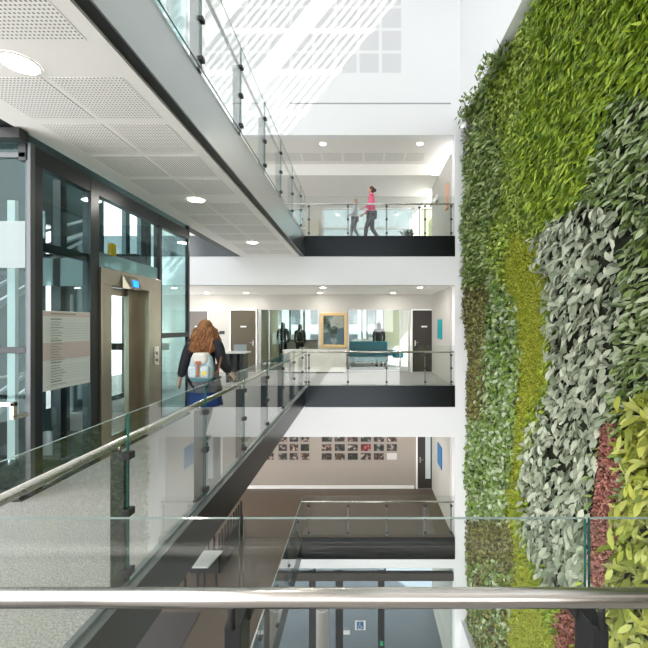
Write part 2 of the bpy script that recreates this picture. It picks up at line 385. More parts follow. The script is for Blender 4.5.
MB().box(-4.6, 1.745, .1, 9.9, 11.08, 11.10).build('skylight_dimming_pane', glassmat('skylight_dimming_glass', (.46, .46, .46), ior=1.3))  # unseen pane, added to dim light on the upper end wall
struct(bpy.data.objects['skylight_dimming_pane'], 'unseen tinted pane added to dim the atrium skylight', 'skylight')
LOUV = mat('skylight_louvre_metal', (.7, .7, .7), .5)
n = 0
for sx in (.79, -1.64, -4.0):
    for k in range(8):
        yc = 9.25-.98*k
        th = MB()
        for j in range(8):
            xa = sx-.8+j*.222; th.box(xa, xa+.10, yc-.42, yc+.42, 11.0, 11.03)
        th.box(sx-.85, sx-.8, yc-.44, yc+.44, 11.0, 11.05); th.box(sx+.86, sx+.9, yc-.44, yc+.44, 11.0, 11.05)
        o = th.build('skylight_louvre', LOUV)
        tag(o, 'slatted skylight louvre panel above the atrium', 'louvre', 'skylight louvres'); n += 1

# ------------------------------------------------------------------ balustrades
def balustrade(label, axis, fx, a0, a1, z, posts, side, breaks, rail=(None, None), gh=1.08, hr=.021, hoff=.055, post_d=.085, hz=.90, group=None, pm=None, pw=.022, bm_=None):
    """axis: direction it runs along; fx: fixed coord of the glass; side: +1/-1 walking side"""
    base = (fx, (a0+a1)/2, z) if axis == 'y' else ((a0+a1)/2, fx, z)
    t = thing('glass_balustrade', label, 'balustrade', base, group)
    P = (lambda a, b, h: (b, a, h)) if axis == 'y' else (lambda a, b, h: (a, b, h))
    def bx(mb, a, A, b, B, h, H):
        if axis == 'y': mb.box(b, B, a, A, h, H)
        else: mb.box(a, A, b, B, h, H)
    edges = [a0]+list(breaks)+[a1]
    for a, b in zip(edges, edges[1:]):
        g = MB()
        if axis == 'y': g.glass(fx-.006, fx+.006, a+.006, b-.006, z+.02, z+gh, 'y')
        else: g.glass(a+.006, b-.006, fx-.006, fx+.006, z+.02, z+gh, 'x')
        g.build('glass_panel', [GLASS, GEDGE, GEDGEL], t)
    for p in posts:
        m = MB(); b0 = fx+side*.012; b1 = fx+side*(.012+post_d)
        bx(m, p-pw, p+pw, b0, b1, z, z+.835); bx(m, p-.05, p+.05, b0, b1, z, z+.014)
        po = m.build('post', pm or STONE, t, bevel=.003)
        for h in (.82, .47, .10):
            c = MB(); bx(c, p-.03, p+.03, fx-side*.028, fx+side*.03, z+h-.022, z+h+.022)
            c.build('glass_clamp', BLACKM, po, bevel=.004)
        s = MB(); hc = fx+side*hoff
        s.tube([P(p, hc, z+.83), P(p, hc, z+hz)], .009, 8); s.build('rail_bracket', bm_ or STEEL, po, smooth=True)
    r0 = rail[0] if rail[0] is not None else a0; r1 = rail[1] if rail[1] is not None else a1
    m = MB(); hc = fx+side*hoff; m.tube([P(r0, hc, z+hz), P((r0+r1)/2, hc, z+hz), P(r1, hc, z+hz)], hr, 20)
    m.build('handrail', STEEL, t, smooth=True)
    return t
ys = [2.364+1.174*k for k in range(7)]
balustrade('glass balustrade along the eye-level walkway beside the person with the backpack', 'y', -1.45, VY0, 10.12, 0, ys, -1, [y+.0 for y in ys], rail=(1.1, 10.2), hoff=.05, hr=.0245)
fx_ = [PX(x, 10.25) for x in (309, 348, 386.5, 425, 451)]
balustrade('glass balustrade on far landing at eye level in front of the gilt painting', 'x', 10.22, -1.44, 2.5, 0, fx_, 1, [x for x in fx_[1:4]], post_d=.05, pm=mat('thin_grey_post', (.18, .19, .19), .4, .5), pw=.014, hr=.026)
balustrade('glass balustrade along the upper walkway, top left', 'y', -1.49, -1.0, 10.12, L1, [2.364-1.174]+ys, -1, [1.19]+ys, pm=GREYST)  # posts paler here, glass reflection put into their colour
balustrade('glass balustrade on upper landing in front of the two walking people', 'x', 10.22, -1.48, 2.5, L1, fx_, 1, [x for x in fx_[1:4]], post_d=.05, pm=mat('thin_grey_post', (.18, .19, .19), .4, .5), pw=.014, hr=.026)
balustrade('lower storey glass balustrade running along the left side of the void', 'y', -1.56, 4.0, 10.12, LM, [4.71, 5.89, 7.06, 8.23, 9.4], -1, [4.71, 5.89, 7.06, 8.23, 9.4])
balustrade('lower storey glass balustrade across the far landing above the entrance', 'x', 10.22, -1.55, 2.5, LM, fx_, 1, [x for x in fx_[1:4]], post_d=.05, pm=mat('thin_grey_post', (.18, .19, .19), .4, .5), pw=.014, hr=.026)
# foreground balustrade, joints with a small gap
fb = balustrade('foreground glass balustrade with thick stainless handrail crossing the whole view', 'x', 1.1, -1.44, 2.95, 0, [-.34, .633, 1.6, -1.31], -1,
           [PX(241.5, 1.1), PX(587, 1.1), 1.6], rail=(-1.5, 2.95), hoff=.1, hr=.0237, hz=.912, gh=1.071, pm=BLACKM, bm_=BLACKM)

# ------------------------------------------------------------------ lift shaft and doorway
ls = thing('lift_shaft', 'dark steel framed glass lift shaft at the left of the walkway', 'lift shaft', (-4.2, 5.2, 0))
def fr(*b, name='steel_post', mt=DARKST):
    m = MB(); m.box(*b); return m.build(name, mt, ls, bevel=.004)
gy = lambda x: 3.15*380/(361-x)
fr(SX-.03, SX+.02, 3.6, 3.65, 0, 3.36, mt=mat('grey_steel', (.12, .13, .135), .35, .5))
fr(SX-.08, SX-.01, 3.65, gy(44), 0, 3.36)
fr(SX-.1, SX, gy(91), gy(99.3), 0, 3.36)
fr(SX-.1, SX, 5.95, 6.02, 0, 3.36); fr(SX-.06, SX, 6.93, 6.99, 0, 3.45); 
fr(SX-.1, SX-.005, 3.6, 6.95, 3.19, 3.36, name='steel_beam')
fr(SX-.09, SX-.032, 3.66, gy(92), 2.37, 2.46, name='transom'); fr(SX-.09, SX-.032, 3.66, gy(92), 1.33, 1.42, name='transom')
fr(SX-.06, SX, 6.0, 6.95, 1.42, 1.5, name='transom')
fr(-5.35, SX-.03, 3.6, 3.65, 3.22, 3.27, name='transom', mt=MATS['grey_steel']); fr(-5.35, SX-.03, 3.6, 3.65, 1.36, 1.42, name='transom')
fr(-5.2, SX, 3.5, 3.6, 3.36, 3.455, name='steel_beam', mt=BLACKM)
fr(SX-.4, SX+.02, 3.5, 7.0, -.02, .012, name='floor_kerb', mt=BLACKM)
fr(-5.35, SX, 3.5, 3.58, 0, .08, name='floor_kerb', mt=BLACKM)
def gp(x0, x1, y0, y1, z0, z1, mt=LGLASS, name='glass_panel'):
    m = MB(); m.box(x0, x1, y0, y1, z0, z1); return m.build(name, mt, ls)
gp(-5.35, SX-.02, 3.62, 3.63, .05, 3.36); gp(SX-.03, SX-.02, 3.6, gy(99), .02, 3.36); gp(SX-.03, SX-.02, 3.6, 6.95, 3.36, 3.45)
gp(SX-.03, SX-.02, gy(99), 5.95, 2.33, 3.19); gp(SX-.03, SX-.02, 6.0, 6.95, .02, 3.19)
gp(-5.2, SX, 6.95, 6.96, .02, 3.45)
gp(-5.35, PX(27, 3.63), 3.61, 3.615, PZ(268, 3.61), PZ(221, 3.61), FROST, 'frosted_band')
gp(PX(31.5, 4.62), PX(97, 4.62), 4.62, 4.63, PZ(286, 4.62), PZ(258, 4.62), FROST, 'frosted_band')
gp(PX(31.5, 4.62), PX(45, 4.62), 4.62, 4.63, PZ(238, 4.62), PZ(211, 4.62), FROST, 'frosted_band')  # short strip stands in for a reflection in the lift glass
gp(SX-.04, SX-.032, gy(99.5), 5.94, 2.33, 2.52, FROST, 'frosted_band')
# inner structure: steel posts, car guides, white strip, teal panels
fr(-3.75, -3.65, 4.62, 4.72, 0, 3.4); fr(-4.6, -4.5, 4.62, 4.72, 0, 3.4)
fr(-4.9, -4.8, 6.0, 6.1, 0, 3.4); fr(-3.95, -3.87, 6.85, 6.95, 0, 3.4)
fr(-5.2, -3.3, 5.6, 5.7, 2.55, 2.68, name='inner_beam'); fr(-5.2, -3.3, 6.5, 6.55, 1.2, 1.32, name='inner_beam')
fr(PX(7, 4.6), PX(15, 4.6), 4.6, 4.65, 0, PZ(200, 4.6), name='white_strip', mt=PLAST)
for (ya, za, yb, zb_) in ((3.7, 1.0, 6.8, 2.9), (3.8, -.2, 6.8, 1.2), (5.0, 2.4, 6.9, 3.3)):
    m = MB(); m.tube([(-4.95, ya, za), (-4.95, yb, zb_)], .05, 6); m.tube([(-4.95, ya, za+.25), (-4.95, yb, zb_+.25)], .025, 6)
    m.build('stair_stringer', mat('pale_steel', (.5, .54, .55), .4, .5), ls)
fr(-5.1, -4.9, 4.4, 4.9, 1.3, 2.1, name='teal_panel', mt=mat('teal_panel', (.01, .22, .24), .3))
# stainless doorway
Y0, Y1, YA, YB = gy(99.3), 5.93, 4.76, 5.60
ld = thing('lift_doorway', 'stainless steel lift doorway with small blue indicator screen', 'lift door', (SX, 5.2, 0))
m = MB()
m.box(SX-.14, SX+.03, Y0, YA, 0, 2.13); m.box(SX-.14, SX+.03, YB, Y1, 0, 2.13); m.box(SX-.14, SX+.03, Y0, Y1, 2.13, 2.33)
m.build('door_surround', STEELD, ld, bevel=.004)
m = MB(); m.box(SX-.17, SX-.13, 5.37, YB+.1, 0.01, 2.13); m.build('door_leaf', STEELD, ld, bevel=.003)
m = MB(); m.box(SX-.21, SX-.18, YA, YA+.06, 0.01, 2.13); m.box(SX-.21, SX-.18, 5.39, 5.45, .01, 2.13); m.box(SX-.21, SX-.18, YA, 5.45, 0.01, .15); m.box(SX-.21, SX-.18, YA, 5.45, 2.03, 2.13)
dl = m.build('door_leaf', STEELD, ld); MB().box(SX-.2, SX-.19, YA+.06, 5.39, .15, 2.03).build('door_glass', PGLASS, dl)
m = MB(); m.prism([(SX+.03, 4.99, 2.11), (SX+.03, 5.33, 2.11), (SX+.03, 5.33, 2.31), (SX+.03, 4.99, 2.31)], (.001, 0, 0))
yc, zc = 5.13, 2.2
m = MB()
m.loft([[(SX+.03, yc-.16, zc-.09), (SX+.03, yc+.16, zc-.09), (SX+.03, yc+.16, zc+.09), (SX+.03, yc-.16, zc+.09)],
        [(SX+.12, yc-.12, zc-.10), (SX+.12, yc+.12, zc-.10), (SX+.09, yc+.12, zc+.06), (SX+.09, yc-.12, zc+.06)]])
ind = m.build('floor_indicator', STEELD, ld, bevel=.004)
m = MB(); m.poly([(SX+.1185, yc-.055, zc-.06), (SX+.1185, yc+.055, zc-.06), (SX+.104, yc+.055, zc+.025), (SX+.104, yc-.055, zc+.025)])
m.prism([(SX+.117, yc-.055, zc-.06), (SX+.117, yc+.055, zc-.06), (SX+.102, yc+.055, zc+.025), (SX+.102, yc-.055, zc+.025)], (.006, 0, .001))
m.build('indicator_screen', mat('blue_screen', (.01, .2, .8), .3, emit=((.01, .22, 1), 1.0)), ind)
m = MB(); m.box(SX+.03, SX+.045, 5.72, 5.84, 1.02, 1.3); cp = m.build('call_panel', STEEL, ld, bevel=.003)
for zz in (1.1, 1.2):
    MB().tube([(SX+.045, 5.78, zz), (SX+.053, 5.78, zz)], .018, 12).build('call_button', BLACKM, cp)
# lift car behind
m = MB(); m.box(-4.85, -3.4, 4.75, 5.85, -.05, 0); m.box(-4.85, -3.4, 4.75, 5.85, 2.3, 2.4); m.box(-3.42, -3.36, 4.75, 4.8, 0, 2.3); m.box(-3.42, -3.38, 5.5, 5.85, 0, 2.3); m.box(-4.85, -4.78, 4.75, 4.81, 0, 2.3)
m.build('lift_car', DARKST, ld)
m = MB(); m.tube([(-4.7, 4.85, .95), (-4.7, 5.8, .95)], .02, 8); m.build('car_handrail', STEEL, ld)
# D handle on front glass
m = MB(); zz = 1.63-(404-325)*3.45/380; xr = PX(17, 3.45)
m.box(-5.2, xr, 3.42, 3.46, zz-.02, zz+.02); m.box(xr-.04, xr, 3.42, 3.46, zz-.12, zz+.02); m.box(xr-.04, xr, 3.42, 3.57, zz-.14, zz-.10)
tag(m.build('guard_rail', STEEL, bevel=.006), 'stainless rail end on glass at far left edge of the view', 'handrail')
# small yellow box above the lift door
m = MB(); m.box(SX-.4, SX-.34, 5.32, 5.42, 2.6, 2.78); tag(m.build('alarm_box', mat('yellow_box', (.85, .50, .02), .5), bevel=.005), 'small yellow box behind the glass above the lift door', 'box')
# directory board on the glass
db = thing('directory_board', 'white floor directory poster with pink middle band on the lift glass', 'sign', (SX+.02, 4.1, 1.37))
ya, yb = 3.776, 4.43
MB().box(SX-.018, SX-.008, ya, yb, .965, 1.775).build('poster_sheet', mat('poster_white', (.74, .80, .78), .4), db)
m = MB(); m.box(SX-.008, SX-.0065, ya, yb, 1.72, 1.765); m.box(SX-.008, SX-.0065, ya, yb, 1.27, 1.45); m.build('pink_band', mat('poster_pink', (.66, .57, .54), .5), db)
m = MB(); zt = 1.70
for i in range(27):
    zt = 1.745-.028*i
    if i in (1, ): continue
    head = i in (0, 2, 10, 18, 25)
    w = .34 if i == 0 else (.14 if head else random.uniform(.10, .2))
    m.box(SX-.0065, SX-.0055, ya+.09, ya+.09+w, zt-.004, zt+(.007 if head else .002))
    if not head: m.box(SX-.0065, SX-.0058, ya+.03, yb-.03, zt-.014, zt-.0125)
m.build('text_lines', mat('poster_ink', (.25, .27, .26), .6), db)

# upper lift shaft and column (upper left)
us = thing('upper_lift_shaft', 'glazed upper lift shaft with pale steel frame, top left corner', 'lift shaft', (-4, 5.4, L1))
PALE = mat('pale_frame', (.62, .66, .66), .4, .4)
for (a, b) in ((3.6, -3.2), (5.2, -3.2), (6.2, -3.2), (6.9, -3.2), (6.9, -4.9)):
    m = MB(); m.box(b-.04, b+.04, a-.04, a+.04, L1, 9.6); m.build('steel_post', PALE, us)
for z in (5.1, 6.4, 7.7, 9.0):
    m = MB(); m.box(-3.23, -3.17, 3.6, 6.9, z-.04, z+.04); m.box(-4.9, -3.2, 6.87, 6.93, z-.04, z+.04); m.build('steel_beam', PALE, us)
m = MB(); m.box(-3.21, -3.2, 3.6, 6.9, L1, 9.5); m.box(-4.9, -3.2, 6.9, 6.91, L1, 9.5); m.build('glass_panel', LGLASS, us)
for k in range(3):
    m = MB(); m.tube([(-4.4, 3.6, 5+k*1.4), (-4.4, 6.8, 6.4+k*1.4)], .06, 6); m.build('diagonal_brace', PALE, us)
m = MB(); m.box(-3.3, -3.0, 7.0, 7.3, L1, 11); struct(m.build('wall_upper_column', WHITE), 'white column at the top left beside the lift shaft', 'column')

# ------------------------------------------------------------------ entrance glazing, ground storey
YE = 10.3
e = lambda x: PX(x, YE)
m = MB()
for x0, x1 in ((309, 315.5), (335.5, 343), (378, 384.5)): m.box(e(x0), e(x1), YE, YE+.1, LG, -5.07)
for x0, x1 in ((313.5, 316), (384, 386), (454, 456.5)): m.box(e(x0), e(x1), YE, YE+.08, -5.1, -4.87)
m.box(e(455), e(458), YE, YE+.1, LG, -4.87); m.box(-4, 2.51, YE, YE+.1, LG, LG+.12)
for x in (250, 272): m.box(e(x), e(x+5), YE, YE+.1, LG, -4.87)
w7 = struct(m.build('window_7', DARKST), 'dark framed entrance glazing at the foot of the atrium', 'window')
MB().box(-6, 2.51, YE-.02, YE+.1, -5.30, -5.09).build('transom', mat('bronze_transom', (.05, .042, .035), .4), w7)
MB().box(-6, 2.51, YE+.04, YE+.05, LG, -4.87).build('window_pane', PGLASS, w7)
sg = thing('accessible_entrance_sign', 'small blue wheelchair symbol sign on the entrance door glass', 'sign', (e(360), YE, PZ(626, YE)))
cx, cz = e(360.2), PZ(626.2, YE)
MB().box(cx-.145, cx+.145, YE+.028, YE+.038, cz-.13, cz+.13).build('sign_plate', PLAST, sg)
MB().box(cx-.09, cx+.09, YE+.024, YE+.028, cz-.10, cz+.10).build('blue_square', mat('sign_blue', (.01, .12, .30), .5), sg)
m = MB()
m.tube([(cx-.01, YE+.02, cz+.075), (cx-.01, YE+.021, cz+.055)], .013, 10)
m.tube([(cx-.012, YE+.022, cz+.05), (cx-.008, YE+.022, cz-.01), (cx+.03, YE+.022, cz-.01), (cx+.05, YE+.022, cz-.065)], .009, 6)
m.tube([(cx-.01+.045*math.cos(t), YE+.022, cz-.035+.045*math.sin(t)) for t in np.linspace(2.2, 6.0, 12)], .007, 6)
m.build('wheelchair_symbol', PLAST, sg)
m = MB(); m.box(e(343.5), e(350), YE-.02, YE-.01, PZ(634, YE), PZ(630, YE)); tag(m.build('door_notice', PLAST), 'small white notice on the entrance door edge left of wheelchair sign', 'sign')
m = MB(); m.box(e(380), e(383), YE-.03, YE-.001, PZ(645, YE), PZ(641, YE)); tag(m.build('door_release_button', mat('green_button', (.02, .5, .2), .4)), 'small green door release button on the dark entrance mullion', 'button')
pt = thing('entrance_pillar', 'round pale metal pillar standing before the entrance doors', 'pillar', (PX(322.5, 9.6), 9.6, LG))
m = MB(); zt = PZ(608, 9.6); m.tube([(PX(322.5, 9.6), 9.6, LG), (PX(322.5, 9.6), 9.6, zt)], .165, 28); m.build('shaft', mat('satin_metal', (.52, .50, .46), .35, .7), pt, smooth=False)
m = MB(); m.tube([(PX(322.5, 9.6), 9.6, zt), (PX(322.5, 9.6), 9.6, zt+.02)], .16, 28); m.build('top_cap', PLAST, pt)

# ------------------------------------------------------------------ lower storey objects
sgd = thing('stair_guard', 'dark slatted stair guard with bent handrail on lower storey', 'stair guard', (-3.1-.37, 9.2, LM), local=True)
m = MB(); m.box(-.45, .25, -.5, -.44, 0, .45); m.box(.2, .25, -.5, 1.2, 0, .5); m.build('solid_panel', DARKST, sgd)
for i in range(6):
    MB().box(-.4+i*.12, -.37+i*.12, -.5, -.44, .45, .9).build('baluster', DARKST, sgd)
for i in range(8):
    MB().box(.2, .24, -.3+i*.2, -.27+i*.2, .5, .9).build('baluster', DARKST, sgd)
m = MB(); m.tube([(-.02, -.45, 1.05), (.1, -.45, 1.05), (.1, .9, 1.05), (-.02, .9, 1.05)], .022, 10); m.build('handrail', STEEL, sgd, smooth=True)
dk = thing('reading_desk', 'pale topped desk on the lower storey half hidden under the walkway', 'desk', (-3.2, 8.0, LM))
m = MB(); m.prism([(-3.75, 7.7, -3.3), (-3.1, 7.7, -3.3), (-3.0, 8.25, -3.3), (-3.6, 8.25, -3.3)], (0, 0, .035)); m.build('desk_top', mat('pale_desk', (.55, .58, .55), .4), dk)
for x, y in ((-3.6, 7.78), (-3.2, 7.78), (-3.1, 8.15), (-3.5, 8.15)): MB().box(x-.02, x+.02, y-.02, y+.02, LM, -3.3).build('leg', DARKST, dk)
m = MB(); m.box(-3.0, -2.2, 8.2, 8.3, -3.38, -3.32); 
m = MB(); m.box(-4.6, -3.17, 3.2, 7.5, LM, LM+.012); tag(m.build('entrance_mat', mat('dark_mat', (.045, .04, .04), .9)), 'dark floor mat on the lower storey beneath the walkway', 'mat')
# photographs on lower wall
def photo(x0, x1, y0, y1, kind, label):
    X0, X1 = PX(x0, YW), PX(x1, YW); Z0, Z1 = PZ(y1, YW), PZ(y0, YW)
    o = MB(); n0 = 0; o.box(X0, X1, YW-.022, YW, Z0, Z1, 0)
    im = mat('white_print', (.62, .60, .58), .5) if kind == 'blank' else PHOTOS[kind]
    o.box(X0+.012, X1-.012, YW-.024, YW-.022, Z0+.012, Z1-.012, 1)
    r = o.build('photograph', [mat('print_border', (.30, .27, .25), .6), im])
    tag(r, label, 'photograph', 'photographs on the lower storey wall')
def photomat(i, a, b, c, sc):
    m = bpy.data.materials.new('photo_print'); m.use_nodes = True; nt = m.node_tree; bs = nt.nodes['Principled BSDF']
    g = nt.nodes.new('ShaderNodeNewGeometry'); n_ = nt.nodes.new('ShaderNodeTexNoise'); rp = nt.nodes.new('ShaderNodeValToRGB')
    n_.noise_dimensions = '4D'; n_.inputs['W'].default_value = i*3.1; n_.inputs['Scale'].default_value = sc
    rp.color_ramp.elements[0].color = (*a, 1); rp.color_ramp.elements[0].position = .42; rp.color_ramp.elements[1].color = (*c, 1); rp.color_ramp.elements[1].position = .68
    el = rp.color_ramp.elements.new(.55); el.color = (*b, 1)
    nt.links.new(g.outputs['Position'], n_.inputs['Vector']); nt.links.new(n_.outputs['Fac'], rp.inputs[0]); nt.links.new(rp.outputs[0], bs.inputs['Base Color']); return m
PHOTOS = [photomat(0, (.02, .015, .012), (.07, .05, .04), (.45, .4, .36), 9), photomat(1, (.012, .012, .012), (.04, .04, .03), (.3, .3, .28), 7),
          photomat(2, (.03, .02, .015), (.12, .07, .05), (.55, .45, .4), 10), photomat(3, (.05, .01, .01), (.25, .02, .02), (.4, .3, .28), 6)]
rws = ((435.2, 441.8, 'top'), (443.6, 451.0, 'middle'), (452.6, 459.8, 'bottom'))
for gi, (xs, w, gname) in enumerate((([265, 278.3, 289.5, 300.5], 9, 'left'), ([321.5+13*i for i in range(6)], 10.6, 'right'))):
    for ri, (ya_, yb_, rn) in enumerate(rws):
        for ci, x in enumerate(xs):
            kind = (ci*2+ri+gi) % 3
            extra = ''
            if gi == 1 and ci == 3 and ri == 1: kind = 3; extra = ' with red figure'
            if gi == 1 and ci == 5 and ri == 2: kind = 'blank'; extra = ', nearly blank white'
            ordn = ['first', 'second', 'third', 'fourth', 'fifth', 'sixth'][ci]
            photo(x, x+w, ya_, yb_, kind, '%s photograph from the left in the %s row of the %s group%s' % (ordn, rn, gname, extra))

# ------------------------------------------------------------------ eye-level far landing objects
pa = thing('framed_painting', 'gilt framed dark green and blue painting on the far wall', 'painting', (q(334), YW-.03, PZ(330, YW)))
X0, X1, Z0, Z1 = q(320.8), q(347), PZ(347.5, YW), PZ(313, YW); t_ = .095
m = MB(); m.box(X0, X0+t_, YW-.06, YW, Z0, Z1); m.box(X1-t_, X1, YW-.06, YW, Z0, Z1); m.box(X0+t_, X1-t_, YW-.06, YW, Z1-t_, Z1); m.box(X0+t_, X1-t_, YW-.06, YW, Z0, Z0+t_)
m.build('frame', GOLD, pa, bevel=.012)
pm = photomat(7, (.015, .03, .02), (.10, .15, .15), (.32, .36, .34), 3.2); MB().box(X0+t_, X1-t_, YW-.03, YW, Z0+t_, Z1-t_).build('canvas', pm, pa)
m = MB(); cx_, cz_ = (X0+X1)/2, (Z0+Z1)/2
w_, h_ = (X1-X0)/2-t_-.01, (Z1-Z0)/2-t_-.01; yq = YW-.0312
def patch(pts, mi): m.poly([(cx_+a*w_, yq, cz_+b*h_) for a, b in pts], mi)
patch([(.0, 1), (.98, 1), (.98, .2), (.5, .1), (.2, .3), (-.3, .2), (-.4, .7)], 2); patch([(.35, .1), (.98, .2), (.98, -.98), (.3, -.98)], 3); patch([(-.98, -.2), (-.5, -.1), (-.2, -.98), (-.98, -.98)], 3)
for i in range(90):
    t = i/90; px = cx_-.24+.44*t+random.gauss(0, .06); pz = cz_-.3+.62*t+random.gauss(0, .09)
    a = random.uniform(0, 3.1); r_ = random.uniform(.015, .04)
    m.poly([(px+r_*math.cos(a), YW-.032, pz+r_*math.sin(a)), (px-.3*r_*math.sin(a), YW-.032, pz+.3*r_*math.cos(a)), (px-r_*math.cos(a), YW-.032, pz-r_*math.sin(a)), (px+.3*r_*math.sin(a), YW-.032, pz-.3*r_*math.cos(a))], 0 if i % 9 else 1)
m.build('painted_foliage', [mat('painted_green', (.02, .05, .02), .7), mat('painted_red', (.30, .06, .02), .7), mat('painted_pale', (.30, .33, .29), .7), mat('painted_blue', (.07, .13, .16), .7)], pa)
m = MB(); m.box(q(286), q(346), 12.78, YW-.01, .05, PZ(351, 12.8)); cb = thing('low_cabinet', 'long low white cabinet beneath the gilt framed painting', 'cabinet', (q(316), 13, 0))
m.build('body', mat('cabinet_white', (.84, .81, .72), .5), cb, bevel=.005)
m = MB(); m.box(q(285), q(347), 12.76, YW-.01, PZ(351, 12.8), PZ(351, 12.8)+.03); m.build('top', PLAST, cb)
m = MB(); m.box(q(286)+.05, q(346)-.05, 12.85, YW-.05, 0, .05); m.build('plinth', BLACKM, cb)
dd = thing('high_table', 'pale topped table with dark slab legs right of the person with the backpack', 'table', (-3.55, 11.1, 0))
tz = 1.63-27*10.9/380
m = MB(); m.box(PX(224, 10.9), PX(247, 10.9), 10.75, 11.3, tz-.04, tz); m.build('table_top', mat('pale_top', (.6, .6, .56), .3), dd, bevel=.004)
for x in (229, 236.5, 243): MB().box(PX(x-2, 10.9), PX(x+1.5, 10.9), 10.8, 11.25, 0, tz-.04).build('leg', STONE, dd)
ch = thing('plastic_chair', 'clear backed chair standing behind the pale topped table', 'chair', (-3.5, 11.7, 0))
cx_ = PX(238, 11.7); m = MB(); m.box(cx_-.22, cx_+.22, 11.5, 11.92, .43, .46); m.build('seat', PLAST, ch, bevel=.01)
m = MB(); m.box(cx_-.2, cx_+.2, 11.9, 11.93, .46, 1.02); m.build('backrest', FROST, ch)
for a in (-.19, .19):
    for b in (11.53, 11.9): MB().tube([(cx_+a, b, 0), (cx_+a*.9, b, .43)], .012, 8).build('leg', STEEL, ch)
m = MB(); m.box(q(219.5), q(224.5), YW-.03, YW, PZ(334, YW), PZ(331, YW)); tag(m.build('door_reader', BLACKM, bevel=.004), 'small black plate on wall between the two left doors', 'wall plate')
m = MB(); m.box(q(441), q(447.5), YW-.03, YW, PZ(333.5, YW), PZ(330.5, YW)); tag(m.build('door_reader', BLACKM, bevel=.004), 'small black plate on wall right of the dark brown door', 'wall plate')
m = MB(); m.box(PX(452, 11.7), PX(452, 11.7)+.03, 11.4, 12.0, PZ(342, 11.7), PZ(321, 11.7)); m.box(2.3, 2.51, 11.35, 12.05, 0, 2.69)
m = MB(); m.box(2.43, 2.46, 11.5, 12.1, 1.2, 1.8); tag(m.build('wall_sign', mat('teal_sign', (.0, .33, .36), .5)), 'teal sign on the side wall at right of far landing', 'sign')
m = MB(); m.box(2.43, 2.46, 11.5, 12.1, LM+1.3, LM+1.95); tag(m.build('wall_sign', mat('blue_sign', (.02, .16, .38), .5)), 'blue sign on the lower storey side wall at right', 'sign')
m = MB(); m.box(2.46, 2.56, 10.5, YW, LG, 6.36); struct(m.build('wall_side_landing', WARMW), 'side wall at the right end of the far landings', 'wall')
m = MB(); m.box(2.40, 2.455, 10.6, 10.9, 4.9, 5.6); tag(m.build('wall_notice', mat('peach_notice', (.75, .45, .3), .6)), 'small peach coloured notice at the right end of upper landing', 'sign')
# meeting room furniture
so = thing('teal_bench', 'teal upholstered bench inside the glazed meeting room', 'bench', (q(374), 14.4, 0))
sx0, sx1 = PX(349, 14.3), PX(388, 14.3)
m = MB(); m.box(sx0, sx1, 14.1, 14.7, .25, .62); m.build('seat', TEAL, so, bevel=.04)
m = MB(); m.box(sx0, sx1, 14.6, 14.75, .3, 1.0); m.build('backrest', TEAL, so, bevel=.04)
for x in (sx0+.1, sx1-.1): MB().box(x-.03, x+.03, 14.15, 14.65, 0, .25).build('leg', STEEL, so)
for x, y, c in ((390.5, 15.6, 'right of the bench'), (398, 14.6, 'nearest the green panel')):
    t = thing('teal_stool', 'teal stool inside the meeting room, %s' % c, 'stool', (PX(x, y), y, 0))
    m = MB(); m.tube([(PX(x, y), y, .38), (PX(x, y), y, .6)], .22, 20); m.build('cushion', TEAL, t, bevel=.02)
    for k in range(4):
        a = k*math.pi/2+.7; MB().tube([(PX(x, y)+.16*math.cos(a), y+.16*math.sin(a), 0), (PX(x, y)+.14*math.cos(a), y+.14*math.sin(a), .38)], .014, 6).build('leg', STEEL, t)
tb = thing('meeting_table', 'white meeting table holding papers behind the meeting room glass', 'table', (PX(363, 15.6), 15.6, 0))
m = MB(); m.box(PX(352, 15.6), PX(374, 15.6), 15.2, 16.0, .97, 1.0); m.build('table_top', PLAST, tb, bevel=.006)
for x in (354, 372): MB().box(PX(x, 15.6)-.03, PX(x, 15.6)+.03, 15.25, 15.95, 0, .97).build('leg', STEEL, tb)
for i, (x, w) in enumerate(((355, .16), (361.5, .22), (369, .2))):
    m = MB(); m.prism([(PX(x, 15.5), 15.4, 1.0), (PX(x, 15.5)+w, 15.45, 1.0), (PX(x, 15.5)+w-.05, 15.7, 1.0), (PX(x, 15.5)-.03, 15.65, 1.0)], (0, 0, .05+.03*i))
    tag(m.build('paper_stack', PLAST), 'white stack of papers on the meeting table, %s one' % ('leftmost', 'middle', 'rightmost')[i], 'papers')
m = MB(); m.box(PX(385, 16), PX(399, 16), 15.97, 16.0, .75, 2.3); m.box(PX(386, 16), PX(387, 16), 15.98, 16.02, 0, .8); m.box(PX(397, 16), PX(398, 16), 15.98, 16.02, 0, .8); tag(m.build('pinboard', mat('sage_board', (.52, .54, .38), .8)), 'sage green pinboard standing inside the meeting room', 'board')
bd = thing('far_building', 'pale building with rows of windows seen through the outer windows', 'building', (-3, 34, LG))
m = MB(); m.box(-14, 4, 34, 40, LG, 6.3); m.build('wall', mat('pale_render', (.24, .25, .26), .8), bd)
m = MB(); m.box(-14.2, 4.2, 33.8, 40, 6.3, 6.8); m.build('roof', mat('slate', (.1, .11, .12), .8), bd)
for i in range(10):
    for j in range(3): MB().box(-13+i*1.7, -12.2+i*1.7, 33.95, 34, -.5+j*2.2, .8+j*2.2).build('window', mat('dull_pane', (.05, .06, .07), .2), bd)
